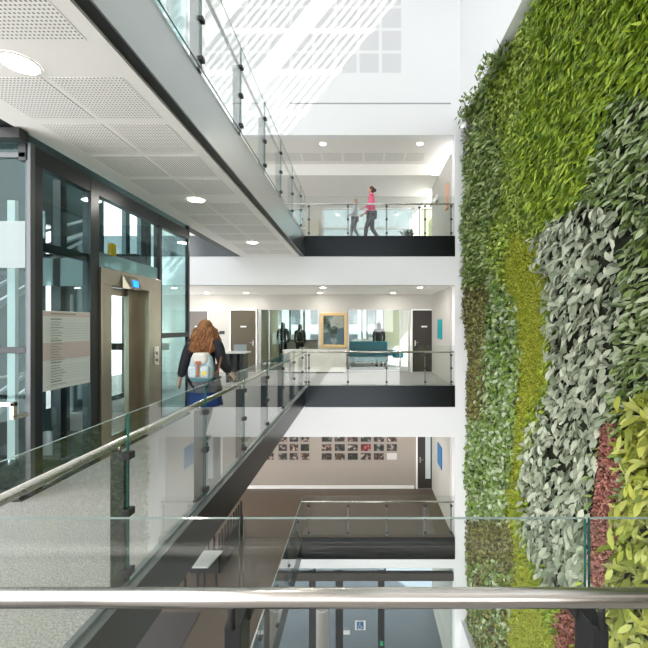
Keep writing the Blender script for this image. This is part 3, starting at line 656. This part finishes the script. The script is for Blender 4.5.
# upper landing objects
m = MB(); m.box(PX(297, 13.3), PX(319, 13.3), 13.2, 13.6, L1, PZ(220, 13.3)); tag(m.build('counter_unit', mat('beige_unit', (.52, .48, .38), .6), bevel=.01), 'beige counter unit at left of the upper landing', 'counter')
pl = thing('potted_plant', 'leafy dark green plant in a pot on the upper landing', 'plant', (PX(408, 12.6), 12.6, L1))
pxx = PX(408, 12.6)
m = MB(); m.tube([(pxx, 12.6, L1), (pxx, 12.6, L1+.3)], [.12, .16], 16); m.build('pot', mat('grey_pot', (.4, .4, .4), .6), pl)
m = MB()
for i in range(90):
    a = random.uniform(0, 6.28); el = random.uniform(.1, 1.4); L = random.uniform(.25, .6)
    d = Vector((math.cos(a)*math.cos(el), math.sin(a)*math.cos(el), math.sin(el))); s_ = d.cross(Vector((0, 0, 1))).normalized()*.035
    b = Vector((pxx, 12.6, L1+.3))+d*random.uniform(.05, .2); mid = b+d*L*.6; tip = b+d*L+Vector((0, 0, -.1))
    m.poly([b, mid+s_, tip, mid-s_])
m.build('foliage', mat('plant_green', (.05, .10, .05), .5), pl)

# ------------------------------------------------------------------ downlights
def downlight(x, y, z, label, power=10, r=.115):
    power *= .33
    t = thing('downlight', label, 'downlight', (x, y, z), 'recessed ceiling downlights', local=True)
    m = MB(); n = 28
    for (ra, rb, za, zb) in ((r+.015, r+.015, 0, -.006), (r+.015, r-.004, -.006, -.006)):
        m.loft([[(ra*math.cos(2*math.pi*i/n), ra*math.sin(2*math.pi*i/n), za) for i in range(n)], [(rb*math.cos(2*math.pi*i/n), rb*math.sin(2*math.pi*i/n), zb) for i in range(n)]], cap=False)
    m.build('trim_ring', PLAST, t)
    m = MB(); m.tube([(0, 0, -.001), (0, 0, -.005)], r-.004, 28); m.build('lamp_lens', EMIT, t)
    l = bpy.data.lights.new('downlight_lamp', 'AREA'); l.shape = 'DISK'; l.size = r*2; l.energy = power; l.color = (1, .96, .9)
    o = bpy.data.objects.new('downlight_lamp', l); COL.objects.link(o); o.parent = t; o.location = (0, 0, -.015)
    return t
for i, (x, y) in enumerate(((-2.39, 2.66), (-2.41, 5.55), (-2.41, 8.42))):
    downlight(x, y, 3.459, ['large round downlight in the walkway ceiling nearest the camera', 'round downlight halfway along the walkway ceiling', 'round downlight at the far end of the walkway ceiling'][i], 16)
for px, lb in ((323, 'left'), (420, 'right')):
    downlight(PX(px, 10.64), 10.64, 6.704, 'small downlight in the upper landing ceiling, %s one' % lb, 7, .085)
    downlight(PX(px, 10.74), 10.74, 2.689, 'downlight over the front edge of eye-level far landing, %s one' % lb, 14, .085)
for px, lb in ((208, 'left, above the backpack wearer'), (247, 'above the taupe door'), (320, 'above the painting'), (393, 'above the meeting room')):
    downlight(PX(px, 12.6), 12.5, 2.689, 'small downlight near the far wall, %s' % lb, 14, .08)
for px in (250, 330, 400):  # unseen fittings added to light the lower storey
    downlight(PX(px, 11.8), 11.8, -1.361, 'unseen downlight added to light the lower storey, hidden behind the bulkhead', 26, .1)

# ------------------------------------------------------------------ living wall
LX = 2.88
lw_ = thing('living_wall', 'tall living wall of mixed green, silver, lime and red plants filling the right side', 'living wall', (2.95, 5.5, LG+1.8))
MB().box(2.93, 2.998, 1.2, VY1-.01, -6.3, 7.0).build('planting_board', mat('planting_felt', (.018, .022, .010), .95), lw_)
def leafmat(name, cols, rough=.5, spec=.4):
    m = bpy.data.materials.new(name); m.use_nodes = True; nt = m.node_tree; b = nt.nodes['Principled BSDF']
    b.inputs['Roughness'].default_value = rough; b.inputs['Specular IOR Level'].default_value = spec
    g = nt.nodes.new('ShaderNodeNewGeometry'); r = nt.nodes.new('ShaderNodeValToRGB'); nt.links.new(g.outputs['Random Per Island'], r.inputs[0])
    r.color_ramp.elements[0].color = (*cols[0], 1); r.color_ramp.elements[1].color = (*cols[-1], 1)
    for i, c in enumerate(cols[1:-1]): r.color_ramp.elements.new((i+1)/(len(cols)-1)).color = (*c, 1)
    nt.links.new(r.outputs[0], b.inputs['Base Color'])
    tr = nt.nodes.new('ShaderNodeBsdfTranslucent'); nt.links.new(r.outputs[0], tr.inputs[0])
    mx = nt.nodes.new('ShaderNodeMixShader'); mx.inputs[0].default_value = .12
    out = nt.nodes['Material Output']; nt.links.new(b.outputs[0], mx.inputs[1]); nt.links.new(tr.outputs[0], mx.inputs[2]); nt.links.new(mx.outputs[0], out.inputs[0])
    return m
KINDS = {  # name: (len, wid, density, colours, droop(outward, y, z), jitter, depth, label)
 'fern': (.13, .036, 1050, [(.07, .13, .008), (.22, .36, .015), (.46, .58, .05), (.13, .22, .01)], (.35, .55, -.75), .38, .16, 'bright green drooping narrow leaves'),
 'bright': (.085, .05, 1100, [(.07, .13, .01), (.25, .37, .025), (.55, .64, .15), (.16, .26, .02)], (.5, .4, -.6), .6, .13, 'small bright green rounded leaves'),
 'darkleaf': (.13, .05, 560, [(.05, .09, .02), (.16, .24, .05), (.46, .53, .34), (.17, .27, .04)], (.45, .65, -.55), .45, .15, 'dark green pointed leaves'),
 'ivy': (.15, .055, 600, [(.05, .10, .012), (.15, .24, .03), (.44, .52, .24), (.17, .27, .03)], (.5, .7, -.35), .5, .2, 'mid green trailing leaves at the far edge'),
 'silver': (.165, .078, 230, [(.17, .21, .13), (.38, .43, .31), (.62, .65, .50), (.27, .32, .21)], (.45, .15, -.85), .45, .17, 'large silvery grey-green leaves'),
 'pale_ivy': (.12, .08, 520, [(.08, .14, .02), (.25, .37, .12), (.58, .65, .46), (.16, .27, .03), (.2, .32, .04)], (.6, .3, -.5), .6, .14, 'pale silver-marked rounded leaves'),
 'moss': (.055, .014, 5200, [(.24, .29, .015), (.42, .46, .03), (.60, .62, .08), (.30, .35, .02)], (.7, .1, -.3), .8, .09, 'fine lime green mossy foliage'),
 'olive': (.07, .055, 1500, [(.10, .08, .03), (.26, .24, .06), (.36, .34, .12), (.12, .15, .03), (.07, .035, .03)], (.6, .2, -.5), .7, .14, 'olive and bronze small leaves'),
 'red': (.045, .03, 2600, [(.22, .06, .04), (.50, .19, .14), (.62, .32, .26), (.16, .07, .04)], (.7, 0, -.3), .8, .07, 'small brick red leaves'),
 'yellow': (.20, .068, 300, [(.18, .23, .02), (.40, .44, .05), (.62, .64, .20), (.14, .18, .02), (.5, .5, .08)], (.6, -.1, -.55), .6, .2, 'large pointed yellow-green leaves'),
 'heather': (.055, .03, 2200, [(.10, .07, .07), (.26, .2, .21), (.42, .38, .38), (.08, .06, .05)], (.7, .2, -.3), .8, .16, 'purple-grey tufted foliage at the top far corner'),
}
def inpoly(x, y, P):
    ins = np.zeros(x.shape, bool); n = len(P)
    for i in range(n):
        x1, y1 = P[i]; x2, y2 = P[(i+1) % n]
        if y1 == y2: continue
        c = ((y1 > y) != (y2 > y)) & (x < (x2-x1)*(y-y1)/(y2-y1)+x1); ins ^= c
    return ins
P_SIL = [(531,262),(533,236),(550,222),(577,208),(604,203),(622,214),(628,245),(618,290),(616,340),(612,380),(604,420),(592,446),(588,520),(588,575),(578,602),(560,606),(545,588),(533,565),(524,530),(522,490),(524,460),(536,432),(548,395),(552,350),(550,305),(540,275)]
P_MOSS = [(510,228),(530,240),(545,290),(549,340),(545,385),(532,425),(522,460),(520,520),(528,560),(545,600),(556,660),(503,660),(512,560),(508,500),(512,440),(517,390),(514,330),(505,275)]
P_RED = [(593,430),(606,416),(617,435),(616,480),(618,530),(613,580),(606,612),(588,606),(588,520)]
P_RED2 = [(552,612),(575,604),(582,620),(580,670),(556,670)]
P_YEL = [(660,376),(642,396),(626,404),(619,430),(620,470),(617,530),(615,580),(608,612),(600,680),(760,680),(760,372)]
def classify(x, y):
    j = rng.normal(0, 3.0, x.shape); k = rng.normal(0, 3.0, x.shape); x = x+j; y = y+k
    out = np.full(x.shape, 'fern', dtype=object)
    out[(x < 530-.02*y+8*np.sin(y/30)) ] = 'bright'
    out[(x < 498+6*np.sin(y/22)) & (y > 95)] = 'ivy'
    out[(x > 585+.25*(210-np.clip(y, 60, 210))) & (y > 95)] = 'darkleaf'
    out[(x < 519) & (y > 285+10*np.sin(x/8))] = 'pale_ivy'
    out[(x < 488-.03*(y-270)) & (y > 285) & (y < 420)] = 'olive'
    out[(y > 520) & (x < 515)] = 'olive'
    out[(y > 560) & (x < 515) & (rng.random(x.shape) < .5)] = 'pale_ivy'
    out[inpoly(x, y, P_MOSS)] = 'moss'
    out[inpoly(x, y, P_YEL)] = 'yellow'
    out[inpoly(x, y, P_SIL)] = 'silver'
    out[inpoly(x-j, y-k, P_RED) | inpoly(x, y, P_RED2)] = 'red'
    out[(x < 474-.1*(y-112)) & (y > 108) & (y < 158)] = 'heather'
    return out
def nrm(a): return a/np.maximum(np.linalg.norm(a, axis=1, keepdims=True), 1e-6)
for kname, (L_, W_, dens, cols, dr, jit, depth, lab) in KINDS.items():
    A = (VY1-1.4)*(13.25); N = int(A*dens)
    Y = rng.uniform(1.4, VY1-.02, N); Z = rng.uniform(-6.25, 6.93, N)
    x = 361+380*(LX-.05)/Y; y = 325-(Z-EYE)*380/Y
    inside = (x < 700) & (y > -45) & (y < 695)
    # beyond the photographed part the planting carries on thinner
    keep = (classify(x, y) == kname) & (inside | (rng.random(N) < .25))
    if kname in ('ivy', 'heather'): pass
    Y = Y[keep]; Z = Z[keep]; n = len(Y)
    if n == 0: continue
    sz = rng.uniform(.7, 1.25, n)[:, None]
    u_ = nrm(np.array([[-dr[0], dr[1], dr[2]]])+rng.normal(0, jit, (n, 3)))
    nn = nrm(np.array([[-1.0, -.15, .6]])+rng.normal(0, .5, (n, 3)))
    v_ = nrm(np.cross(nn, u_)); nn = nrm(np.cross(u_, v_))
    lump = .05*np.sin(Y*2.3+Z*1.1)+.05*np.sin(Z*2.9-Y*1.7)
    ox = LX+.03-np.clip(rng.beta(1.3, 1.6, n)*depth+lump*.6, 0, .32)
    if kname in ('ivy', 'heather', 'olive', 'bright'): ox -= np.where((Z > 1.0) & (Y > 8.0), rng.uniform(0, .10, n), 0)
    base = np.stack([ox, Y, Z], 1)
    l = L_*sz; w = W_*sz*.5
    if kname in ('moss', 'red', 'heather', 'fern'):
        T = [(0, 0, 0), (.45, 1, .35), (1, 0, -.1), (.45, -1, .35)]; F = [(0, 1, 2), (0, 2, 3)]
    else:
        T = [(0, 0, 0), (.3, .85, .3), (.3, 0, 0), (.3, -.85, .3), (.68, .8, .15), (.68, 0, -.15), (.68, -.8, .15), (1, 0, -.55)]
        F = [(0, 1, 2), (0, 2, 3), (1, 4, 5), (1, 5, 2), (2, 5, 6), (2, 6, 3), (4, 7, 5), (5, 7, 6)]
    V = np.stack([base+u_*l*(a-.35)+v_*w*b+nn*w*c for a, b, c in T], 1).reshape(-1, 3)
    V[:, 0] = np.clip(V[:, 0], 2.5, 2.93); V[:, 1] = np.minimum(V[:, 1], VY1-.01); V[:, 2] = np.where(V[:, 0] < 2.67, V[:, 2], np.minimum(V[:, 2], 6.985))
    k = len(T); Fa = (np.array(F)[None]+np.arange(n)[:, None, None]*k).reshape(-1)
    me = bpy.data.meshes.new(kname); me.vertices.add(len(V)); me.vertices.foreach_set('co', V.astype(np.float32).ravel())
    me.loops.add(len(Fa)); me.loops.foreach_set('vertex_index', Fa.astype(np.int32))
    nf = len(Fa)//3; me.polygons.add(nf); me.polygons.foreach_set('loop_start', np.arange(nf, dtype=np.int32)*3)
    me.polygons.foreach_set('use_smooth', np.ones(nf, bool))
    me.update(calc_edges=True); me.validate()
    me.materials.append(leafmat(kname+'_leaf', cols, .36 if kname in ('silver', 'darkleaf', 'ivy', 'fern', 'bright') else .5))
    o = bpy.data.objects.new({'fern': 'fern_foliage', 'bright': 'rounded_leaf_foliage', 'darkleaf': 'dark_leaf_foliage', 'ivy': 'trailing_foliage', 'silver': 'silver_leaf_foliage', 'pale_ivy': 'pale_leaf_foliage', 'moss': 'lime_moss', 'olive': 'olive_foliage', 'red': 'red_foliage', 'yellow': 'yellow_leaf_foliage', 'heather': 'heather_foliage'}[kname], me)
    COL.objects.link(o); o.parent = lw_; o.location = -lw_.location; o['label'] = lab; o['kind'] = 'stuff'
# few sprays sticking out past the top edge
m = MB()
for i in range(46):
    Yb = random.uniform(6.6, 9.8); zb_ = 6.99-random.uniform(0, .35)
    b = Vector((LX-.1, Yb, zb_)); d = Vector((-random.uniform(.35, .8), random.uniform(-.1, .4), random.uniform(-.45, .25))).normalized(); L = random.uniform(.15, .42)
    for k in range(8):
        c = b+d*L*(k/7); side = Vector((0, random.uniform(-1, 1), random.uniform(-1, .6))).normalized(); l = random.uniform(.10, .17)
        t = c+(d*.5+side*.8).normalized()*l; s_ = Vector((.2, side.z, -side.y)).normalized()*l*.3; mid = (c+t)/2
        m.poly([c, mid+s_, t, mid-s_])
    m.tube([b, b+d*L], .004, 4)
o = m.build('overhanging_sprays', leafmat('spray_leaf', [(.06, .11, .02), (.16, .24, .04), (.24, .32, .07)]), lw_); o['kind'] = 'stuff'

# ------------------------------------------------------------------ people
SKIN = mat('skin', (.62, .38, .28), .55)
def skin_obj(name, V, E, R, mt, parent, sub=2, root=0):
    me = bpy.data.meshes.new(name); me.from_pydata([tuple(v) for v in V], E, []); o = bpy.data.objects.new(name, me); COL.objects.link(o)
    md = o.modifiers.new('skin', 'SKIN'); md.use_smooth_shade = True; md.branch_smoothing = .3
    for i, r in enumerate(R):
        rr = r if isinstance(r, tuple) else (r, r); me.skin_vertices[0].data[i].radius = rr
    me.skin_vertices[0].data[root].use_root = True
    ms = o.modifiers.new('sub', 'SUBSURF'); ms.levels = sub; ms.render_levels = sub
    dg = bpy.context.evaluated_depsgraph_get(); ev = o.evaluated_get(dg); nm = bpy.data.meshes.new_from_object(ev)
    nm.materials.clear(); nm.materials.append(mt)
    for p in nm.polygons: p.use_smooth = True
    o.modifiers.clear(); o.data = nm; bpy.data.meshes.remove(me)
    if parent: o.parent = parent
    return o
def join_into(o, mb, mats):
    """append builder geometry to a mesh object"""
    bm = bmesh.new(); bm.from_mesh(o.data); k = len(o.data.materials)
    for mm in mats: o.data.materials.append(mm)
    vs = [bm.verts.new(v) for v in mb.v]
    for f, mi in zip(mb.f, mb.m):
        try:
            fa = bm.faces.new([vs[i] for i in f]); fa.material_index = k+mi; fa.smooth = True
        except ValueError: pass
    bm.to_mesh(o.data); bm.free()
def person(label, loc, rz, J, top, bottom, shoes, skirt=None, group=None, s=1.0, sleeve=.052):
    """J: joints in local metres, facing +Y"""
    t = thing('person', label, 'person', loc, group, local=True, rz=rz)
    J = {k: Vector(v)*s for k, v in J.items()}
    V = []; E = []; R = []; ix = {}
    def add(n, p, r, par=None):
        V.append(p); R.append(tuple(a*s for a in r) if isinstance(r, tuple) else r*s); ix[n] = len(V)-1
        if par: E.append((ix[par], ix[n]))
    add('pel', J['pel'], (.14, .105)); add('waist', (J['pel']*.55+J['chest']*.45), (.115, .085), 'pel'); add('chest', J['chest'], (.15, .10), 'waist'); add('neck0', J['neck'], .055, 'chest')
    add('neck', J['neck']+(J['head']-J['neck'])*.35, .047, 'neck0'); add('skull', J['head']-Vector((0, 0, .03*s)), .062, 'neck')
    for sd in 'LR':
        add('sh'+sd, J['sh'+sd], .052, 'neck0'); add('el'+sd, J['el'+sd], .038, 'sh'+sd); add('wr'+sd, J['wr'+sd], .025, 'el'+sd)
        d = (J['wr'+sd]-J['el'+sd]).normalized(); add('pa'+sd, J['wr'+sd]+d*.06*s, (.035, .018), 'wr'+sd)
        sg_ = 1 if sd == 'R' else -1
        fwd = Vector((0, 1, 0)); lat = d.cross(Vector((1, 0, 0))).normalized()
        for fi in range(4):
            o_ = lat*(fi-1.5)*.019*s; L = (.068, .076, .072, .056)[fi]*s
            a_ = J['wr'+sd]+d*.085*s+o_
            add('f%s%d' % (sd, fi), a_, .0095, 'pa'+sd); add('g%s%d' % (sd, fi), a_+d*L*.55+Vector((-sg_*.006, .004, 0))*s, .0085, 'f%s%d' % (sd, fi)); add('h%s%d' % (sd, fi), a_+d*L+Vector((-sg_*.02, .008, 0))*s, .007, 'g%s%d' % (sd, fi))
        th_ = J['wr'+sd]+d*.03*s+lat*(-.03)*s
        add('t%s' % sd, th_, .011, 'wr'+sd); add('u%s' % sd, th_+(d*.8-lat*.6).normalized()*.05*s, .0085, 't%s' % sd)
        add('hi'+sd, J['hi'+sd], .088, 'pel'); add('kn'+sd, J['kn'+sd], .056, 'hi'+sd); add('ca'+sd, J['kn'+sd]*.65+J['an'+sd]*.35+Vector((0, -.015, 0)), .054, 'kn'+sd); add('an'+sd, J['an'+sd], .034, 'ca'+sd); add('to'+sd, J['to'+sd], (.04, .028), 'an'+sd)
    body = skin_obj('body', V, E, R, SKIN, t)
    h = MB(); c = J['head']
    def fn(p):
        q_ = Vector(p)
        if q_.z < 0: q_.x *= 1-.32*(-q_.z)**1.3; q_.y *= 1-.1*(-q_.z)
        return q_
    h.ell(c, (.073*s, .092*s, .115*s), 20, 14, 0, fn)
    h.ell(c+Vector((0, .098, -.015))*s, (.014*s, .022*s, .026*s), 8, 6, 0)
    for sx in (-1, 1):
        h.ell(c+Vector((sx*.074, 0, -.01))*s, (.012*s, .02*s, .032*s), 8, 6, 0)
        h.ell(c+Vector((sx*.03, .083, .012))*s, (.012*s, .008*s, .008*s), 8, 6, 1); h.ell(c+Vector((sx*.03, .090, .012))*s, (.006*s, .003*s, .006*s), 8, 6, 2)
    h.ell(c+Vector((0, .085, -.058))*s, (.022*s, .008*s, .008*s), 8, 6, 3)
    join_into(body, h, [SKIN, mat('eye_white', (.8, .8, .8), .3), mat('eye_dark', (.03, .02, .015), .3), mat('lips', (.5, .18, .16), .5)])
    # top garment
    V = []; E = []; R = []; ix = {}
    lo = J['pel']+Vector((0, 0, -.02*s))
    add('a', lo, (.165, .13)); add('b', J['pel']*.5+J['chest']*.5, (.15, .115), 'a'); add('c', J['chest'], (.172, .125), 'b'); add('d', J['neck']-Vector((0, 0, .035*s)), .085, 'c')
    for sd in 'LR':
        add('s'+sd, J['sh'+sd], sleeve+.018, 'd'); add('e'+sd, J['el'+sd], sleeve, 's'+sd); add('w'+sd, J['wr'+sd]-(J['wr'+sd]-J['el'+sd]).normalized()*.02*s, sleeve-.012, 'e'+sd)
    tp = skin_obj('jacket', V, E, R, top, t)
    # legs garment
    V = []; E = []; R = []; ix = {}
    add('a', J['pel'], (.155, .12))
    for sd in 'LR':
        add('h'+sd, J['hi'+sd], .10, 'a'); add('k'+sd, J['kn'+sd], .066, 'h'+sd); add('c'+sd, J['kn'+sd]*.6+J['an'+sd]*.4+Vector((0, -.015*s, 0)), .062, 'k'+sd); add('n'+sd, J['an'+sd]+Vector((0, 0, .03*s)), .045, 'c'+sd)
    skin_obj('trousers', V, E, R, bottom, t)
    for sd in 'LR':
        m = MB(); a = J['an'+sd]; b = J['to'+sd]; dv = (b-a); dv.z = 0; dv.normalize(); side = Vector((-dv.y, dv.x, 0))
        rings = []
        zs = min(a.z-.07*s, b.z-.03*s)
        for tt, w, hh in ((-.07, .03, .06), (-.05, .04, .10), (0, .042, .11), (.07, .045, .08), (.13, .048, .06), (.17, .036, .045), (.185, .015, .03)):
            cc = a+dv*tt*s; rings.append([Vector((cc.x, cc.y, 0))+side*w*s*math.cos(x_)+Vector((0, 0, max(zs, 0)+hh*s*.5+hh*s*.5*math.sin(x_))) for x_ in np.linspace(0, 2*math.pi, 12, endpoint=False)])
        m.loft(rings); m.build('shoe', shoes, t, smooth=True)
    if skirt:
        for nme, z0, z1, r0, r1, mm in skirt:
            m = MB(); rings = []
            for k in range(7):
                f = k/6; z = z1+(z0-z1)*f; r_ = r1+(r0-r1)*f
                rings.append([((r_*1.0+.012*math.sin(7*a+k))*math.cos(a)*s+J['pel'].x, (r_*.78+.012*math.sin(7*a+k))*math.sin(a)*s+J['pel'].y, z*s) for a in np.linspace(0, 2*math.pi, 40, endpoint=False)])
            m.loft(rings, cap=False); o = m.build(nme, mm, t, smooth=True); sd_ = o.modifiers.new('solid', 'SOLIDIFY'); sd_.thickness = .006
    return t, J
def stand(dx=.0): return dict(pel=(0, 0, .95), chest=(0, 0, 1.28), neck=(0, 0, 1.46), head=(0, .02, 1.61), shL=(-.18, 0, 1.42), shR=(.18, 0, 1.42), elL=(-.215, -.02, 1.13), elR=(.215, -.02, 1.13), wrL=(-.20, .10, .88), wrR=(.20, .10, .88),
    hiL=(-.09, 0, .88), hiR=(.09, 0, .88), knL=(-.1, .02, .48), knR=(.1, .02, .48), anL=(-.1, 0, .08), anR=(.1, 0, .08), toL=(-.11, .12, .035), toR=(.11, .12, .035))
def hairmb(J, s, strands, length, flare, r, wav=.012, zmin=None, seed=1):
    R_ = random.Random(seed); m = MB(); c = J['head']
    for i in range(strands):
        a = R_.uniform(0, 2*math.pi); 
        if math.sin(a) > .55 and R_.random() < .9: a = -a
        el = R_.uniform(.1, 1.45); p0 = c+Vector((math.cos(a)*math.cos(el)*.08, math.sin(a)*math.cos(el)*.098, math.sin(el)*.125))*s
        pts = []; ln = length*R_.uniform(.85, 1.05); ph = R_.uniform(0, 6.28); out = Vector((math.cos(a), math.sin(a)*.7, 0)); fl = flare*R_.uniform(.55, 1.05)
        top = p0.z
        for k in range(10):
            f = k/9; rad = .085+fl*f**.85
            z = top-(ln+(top-c.z))*f
            x = c.x+out.x*rad*s if k else p0.x; y = c.y+out.y*rad*s if k else p0.y
            if k: x = p0.x+(c.x+out.x*rad*s-p0.x)*min(1, f*3); y = p0.y+(c.y+out.y*rad*s-p0.y)*min(1, f*3)
            w = wav*(1+f)
            pts.append((x+w*math.sin(9*f*2+ph), y+w*math.cos(8*f*2+ph), z))
        m.tube(pts, [r*s*(1-.5*(k/9)**2) for k in range(10)], 5)
    return m
# the person with the backpack, walking away
JB = stand(); JB.update(head=(.0, .03, 1.575), neck=(0, 0, 1.43), chest=(0, 0, 1.24), shL=(-.185, 0, 1.385), shR=(.185, 0, 1.385), elL=(-.262, -.03, 1.11), wrL=(-.335, .02, .90), elR=(.238, .0, 1.11), wrR=(.30, .15, .96),
    pel=(0, 0, .9), hiL=(-.085, 0, .84), hiR=(.085, 0, .84), knL=(-.08, .12, .47), anL=(-.06, .14, .09), toL=(-.06, .26, .035), knR=(.05, -.02, .46), anR=(.04, -.22, .14), toR=(.04, -.13, .04))
NAVY = mat('navy_jacket', (.022, .024, .034), .75); TIGHT = mat('black_tights', (.015, .016, .02), .7); BOOT = mat('dark_boot', (.02, .018, .017), .5)
t, J = person('person seen from behind with long auburn hair, dark jacket and blue skirt walking away', (PX(204.5, 5.15), 5.15, 0), 0, JB, NAVY, TIGHT, BOOT, sleeve=.068,
    skirt=[('grey_tunic', .74, 1.1, .225, .17, mat('grey_tunic', (.16, .17, .18), .8)), ('blue_skirt', .545, .86, .235, .185, mat('blue_skirt', (.012, .055, .22), .7))])
hm = hairmb(J, 1, 620, .30, .135, .0125, .013, seed=3)
hm.ell(J['head']+Vector((0, -.02, .015)), (.084, .094, .12), 16, 12)
hm.build('hair', leafmat('auburn_hair', [(.17, .06, .02), (.34, .14, .045), (.52, .26, .10), (.24, .09, .03)], .45, .5), t, smooth=True)
bp = thing('backpack', 'small white and pale blue backpack with tan strap worn by the auburn haired person', 'backpack', (PX(203.5, 5), 4.93, .93))
bx_, by_, bz_ = PX(202.5, 4.95), 4.98, .93
def rbox(x0, x1, y0, y1, z0, z1, taper=0.0, b=.03):
    m = MB(); rings = []
    for z, k in ((z0, .82), (z0+.03, .97), ((z0+z1)/2, 1), (z1-.03, .97-taper), (z1, .8-taper)):
        cx = (x0+x1)/2; cy = (y0+y1)/2; w = (x1-x0)/2*k; d = (y1-y0)/2*k
        rings.append([(cx+w*np.sign(math.cos(a))*abs(math.cos(a))**.5, cy+d*np.sign(math.sin(a))*abs(math.sin(a))**.5, z) for a in np.linspace(0, 2*math.pi, 24, endpoint=False)])
    m.loft(rings); return m
LB = mat('pale_blue_canvas', (.42, .62, .68), .8, noise=(30, (.62, .74, .76), .4, .6))
rbox(bx_-.15, bx_+.15, by_-.13, by_+.02, .92, 1.24, .12).build('bag_body', LB, bp, smooth=True)
rbox(bx_-.145, bx_+.145, by_-.135, by_+.02, .905, .97).build('bag_base', mat('teal_canvas', (.16, .36, .40), .8), bp, smooth=True)
for a in (-1, 1): rbox(bx_+a*.075-.058, bx_+a*.075+.058, by_-.175, by_-.10, .96, 1.11).build('pocket', mat('white_print_canvas', (.70, .78, .80), .8, noise=(40, (.5, .66, .72), .4, .6)), bp, smooth=True)
rbox(bx_-.105, bx_+.105, by_-.16, by_+.02, 1.13, 1.27, .04).build('flap', mat('cream_canvas', (.82, .80, .74), .8), bp, smooth=True)
TAN = mat('tan_leather', (.45, .16, .07), .55)
m = MB(); m.box(bx_-.016, bx_+.016, by_-.178, by_-.165, .97, 1.16); m.box(bx_-.032, bx_+.032, by_-.176, by_-.16, 1.13, 1.17); m.build('closing_strap', TAN, bp, bevel=.004)
m = MB(); m.tube([(bx_+.08, by_-.183, 1.02), (bx_+.08, by_-.176, 1.02)], .028, 16); m.build('yellow_badge', mat('badge_yellow', (.8, .65, .04), .5), bp)
for a in (-1, 1):
    m = MB(); m.tube([(bx_+a*.10, by_-.0, .96), (bx_+a*.185, by_+.02, 1.02), (bx_+a*.19, by_+.12, 1.2), (bx_+a*.14, by_+.17, 1.38), (bx_+a*.09, by_+.08, 1.44), (bx_+a*.07, by_+.02, 1.25)], .012, 8); m.build('shoulder_strap', TAN, bp, smooth=True)

# two people on the upper landing walking left (rz=+90deg: facing -X)
JW = stand(); JW.update(knL=(-.09, .16, .49), anL=(-.09, .22, .09), toL=(-.09, .35, .04), knR=(.09, -.03, .47), anR=(.09, -.25, .14), toR=(.09, -.15, .04), elL=(-.22, -.02, 1.15), wrL=(-.2, .2, 1.05), elR=(.23, .02, 1.14), wrR=(.2, .22, .98))
PINK = mat('pink_top', (.80, .04, .17), .7); DT = mat('charcoal_trousers', (.03, .035, .045), .8)
t, J = person('person in bright pink top and dark trousers walking left on the upper landing', (PX(371.5, 11.25), 11.25, L1), math.pi/2, JW, PINK, DT, BOOT, s=1.0)
m = MB(); c = J['head']; 
m.ell(c+Vector((0, -.022, .022)), (.083, .092, .112), 18, 12, 0); m.ell(c+Vector((0, -.115, .01)), (.05, .05, .055), 12, 8, 0); m.build('hair', mat('brown_hair', (.09, .035, .018), .5), t, smooth=True)
JC = stand(); JC.update(knL=(-.09, .14, .49), anL=(-.09, .16, .09), toL=(-.09, .3, .04), anR=(.09, -.2, .12), toR=(.09, -.08, .04), elL=(-.2, .02, 1.15), wrL=(-.16, .2, 1.0))
t, J = person('smaller person in pale grey top walking in front of the pink-topped person', (PX(355, 10.75), 10.75, L1), math.pi/2, JC, mat('pale_grey_top', (.45, .48, .5), .8), mat('slate_trousers', (.10, .12, .14), .8), mat('blue_shoe', (.03, .14, .3), .6), s=.70)
m = MB(); c = J['head']; m.ell(c+Vector((0, -.018, .02)), (.06, .064, .08), 18, 12, 0); m.build('hair', mat('fair_hair', (.42, .30, .2), .5), t, smooth=True)
# silhouettes in the glazed rooms
DK = mat('dark_clothes', (.025, .03, .028), .8); HB = mat('dark_hair', (.02, .015, .01), .5)
for (x, Yp, sc, rz, lab) in ((283, 15.6, 1.0, 0, 'dark clothed person standing behind left glazed partition, nearer the taupe door'),
                         (300, 15.9, .96, 0, 'dark clothed person standing behind left glazed partition, nearer the painting'),
                         (379, 14.98, 1.0, .2, 'dark haired person in black standing inside the meeting room')):
    t, J = person(lab, (PX(x, Yp), Yp, 0), rz, stand(), DK if x > 350 else mat('olive_coat', (.06, .065, .045), .8), DK, BOOT, s=sc)
    m = MB(); m.ell(J['head']+Vector((0, -.02, .02))*sc, (.085*sc, .095*sc, .115*sc), 16, 10); m.ell(J['head']+Vector((0, -.06, -.1))*sc, (.09*sc, .06*sc, .14*sc), 16, 10); m.build('hair', HB, t, smooth=True)
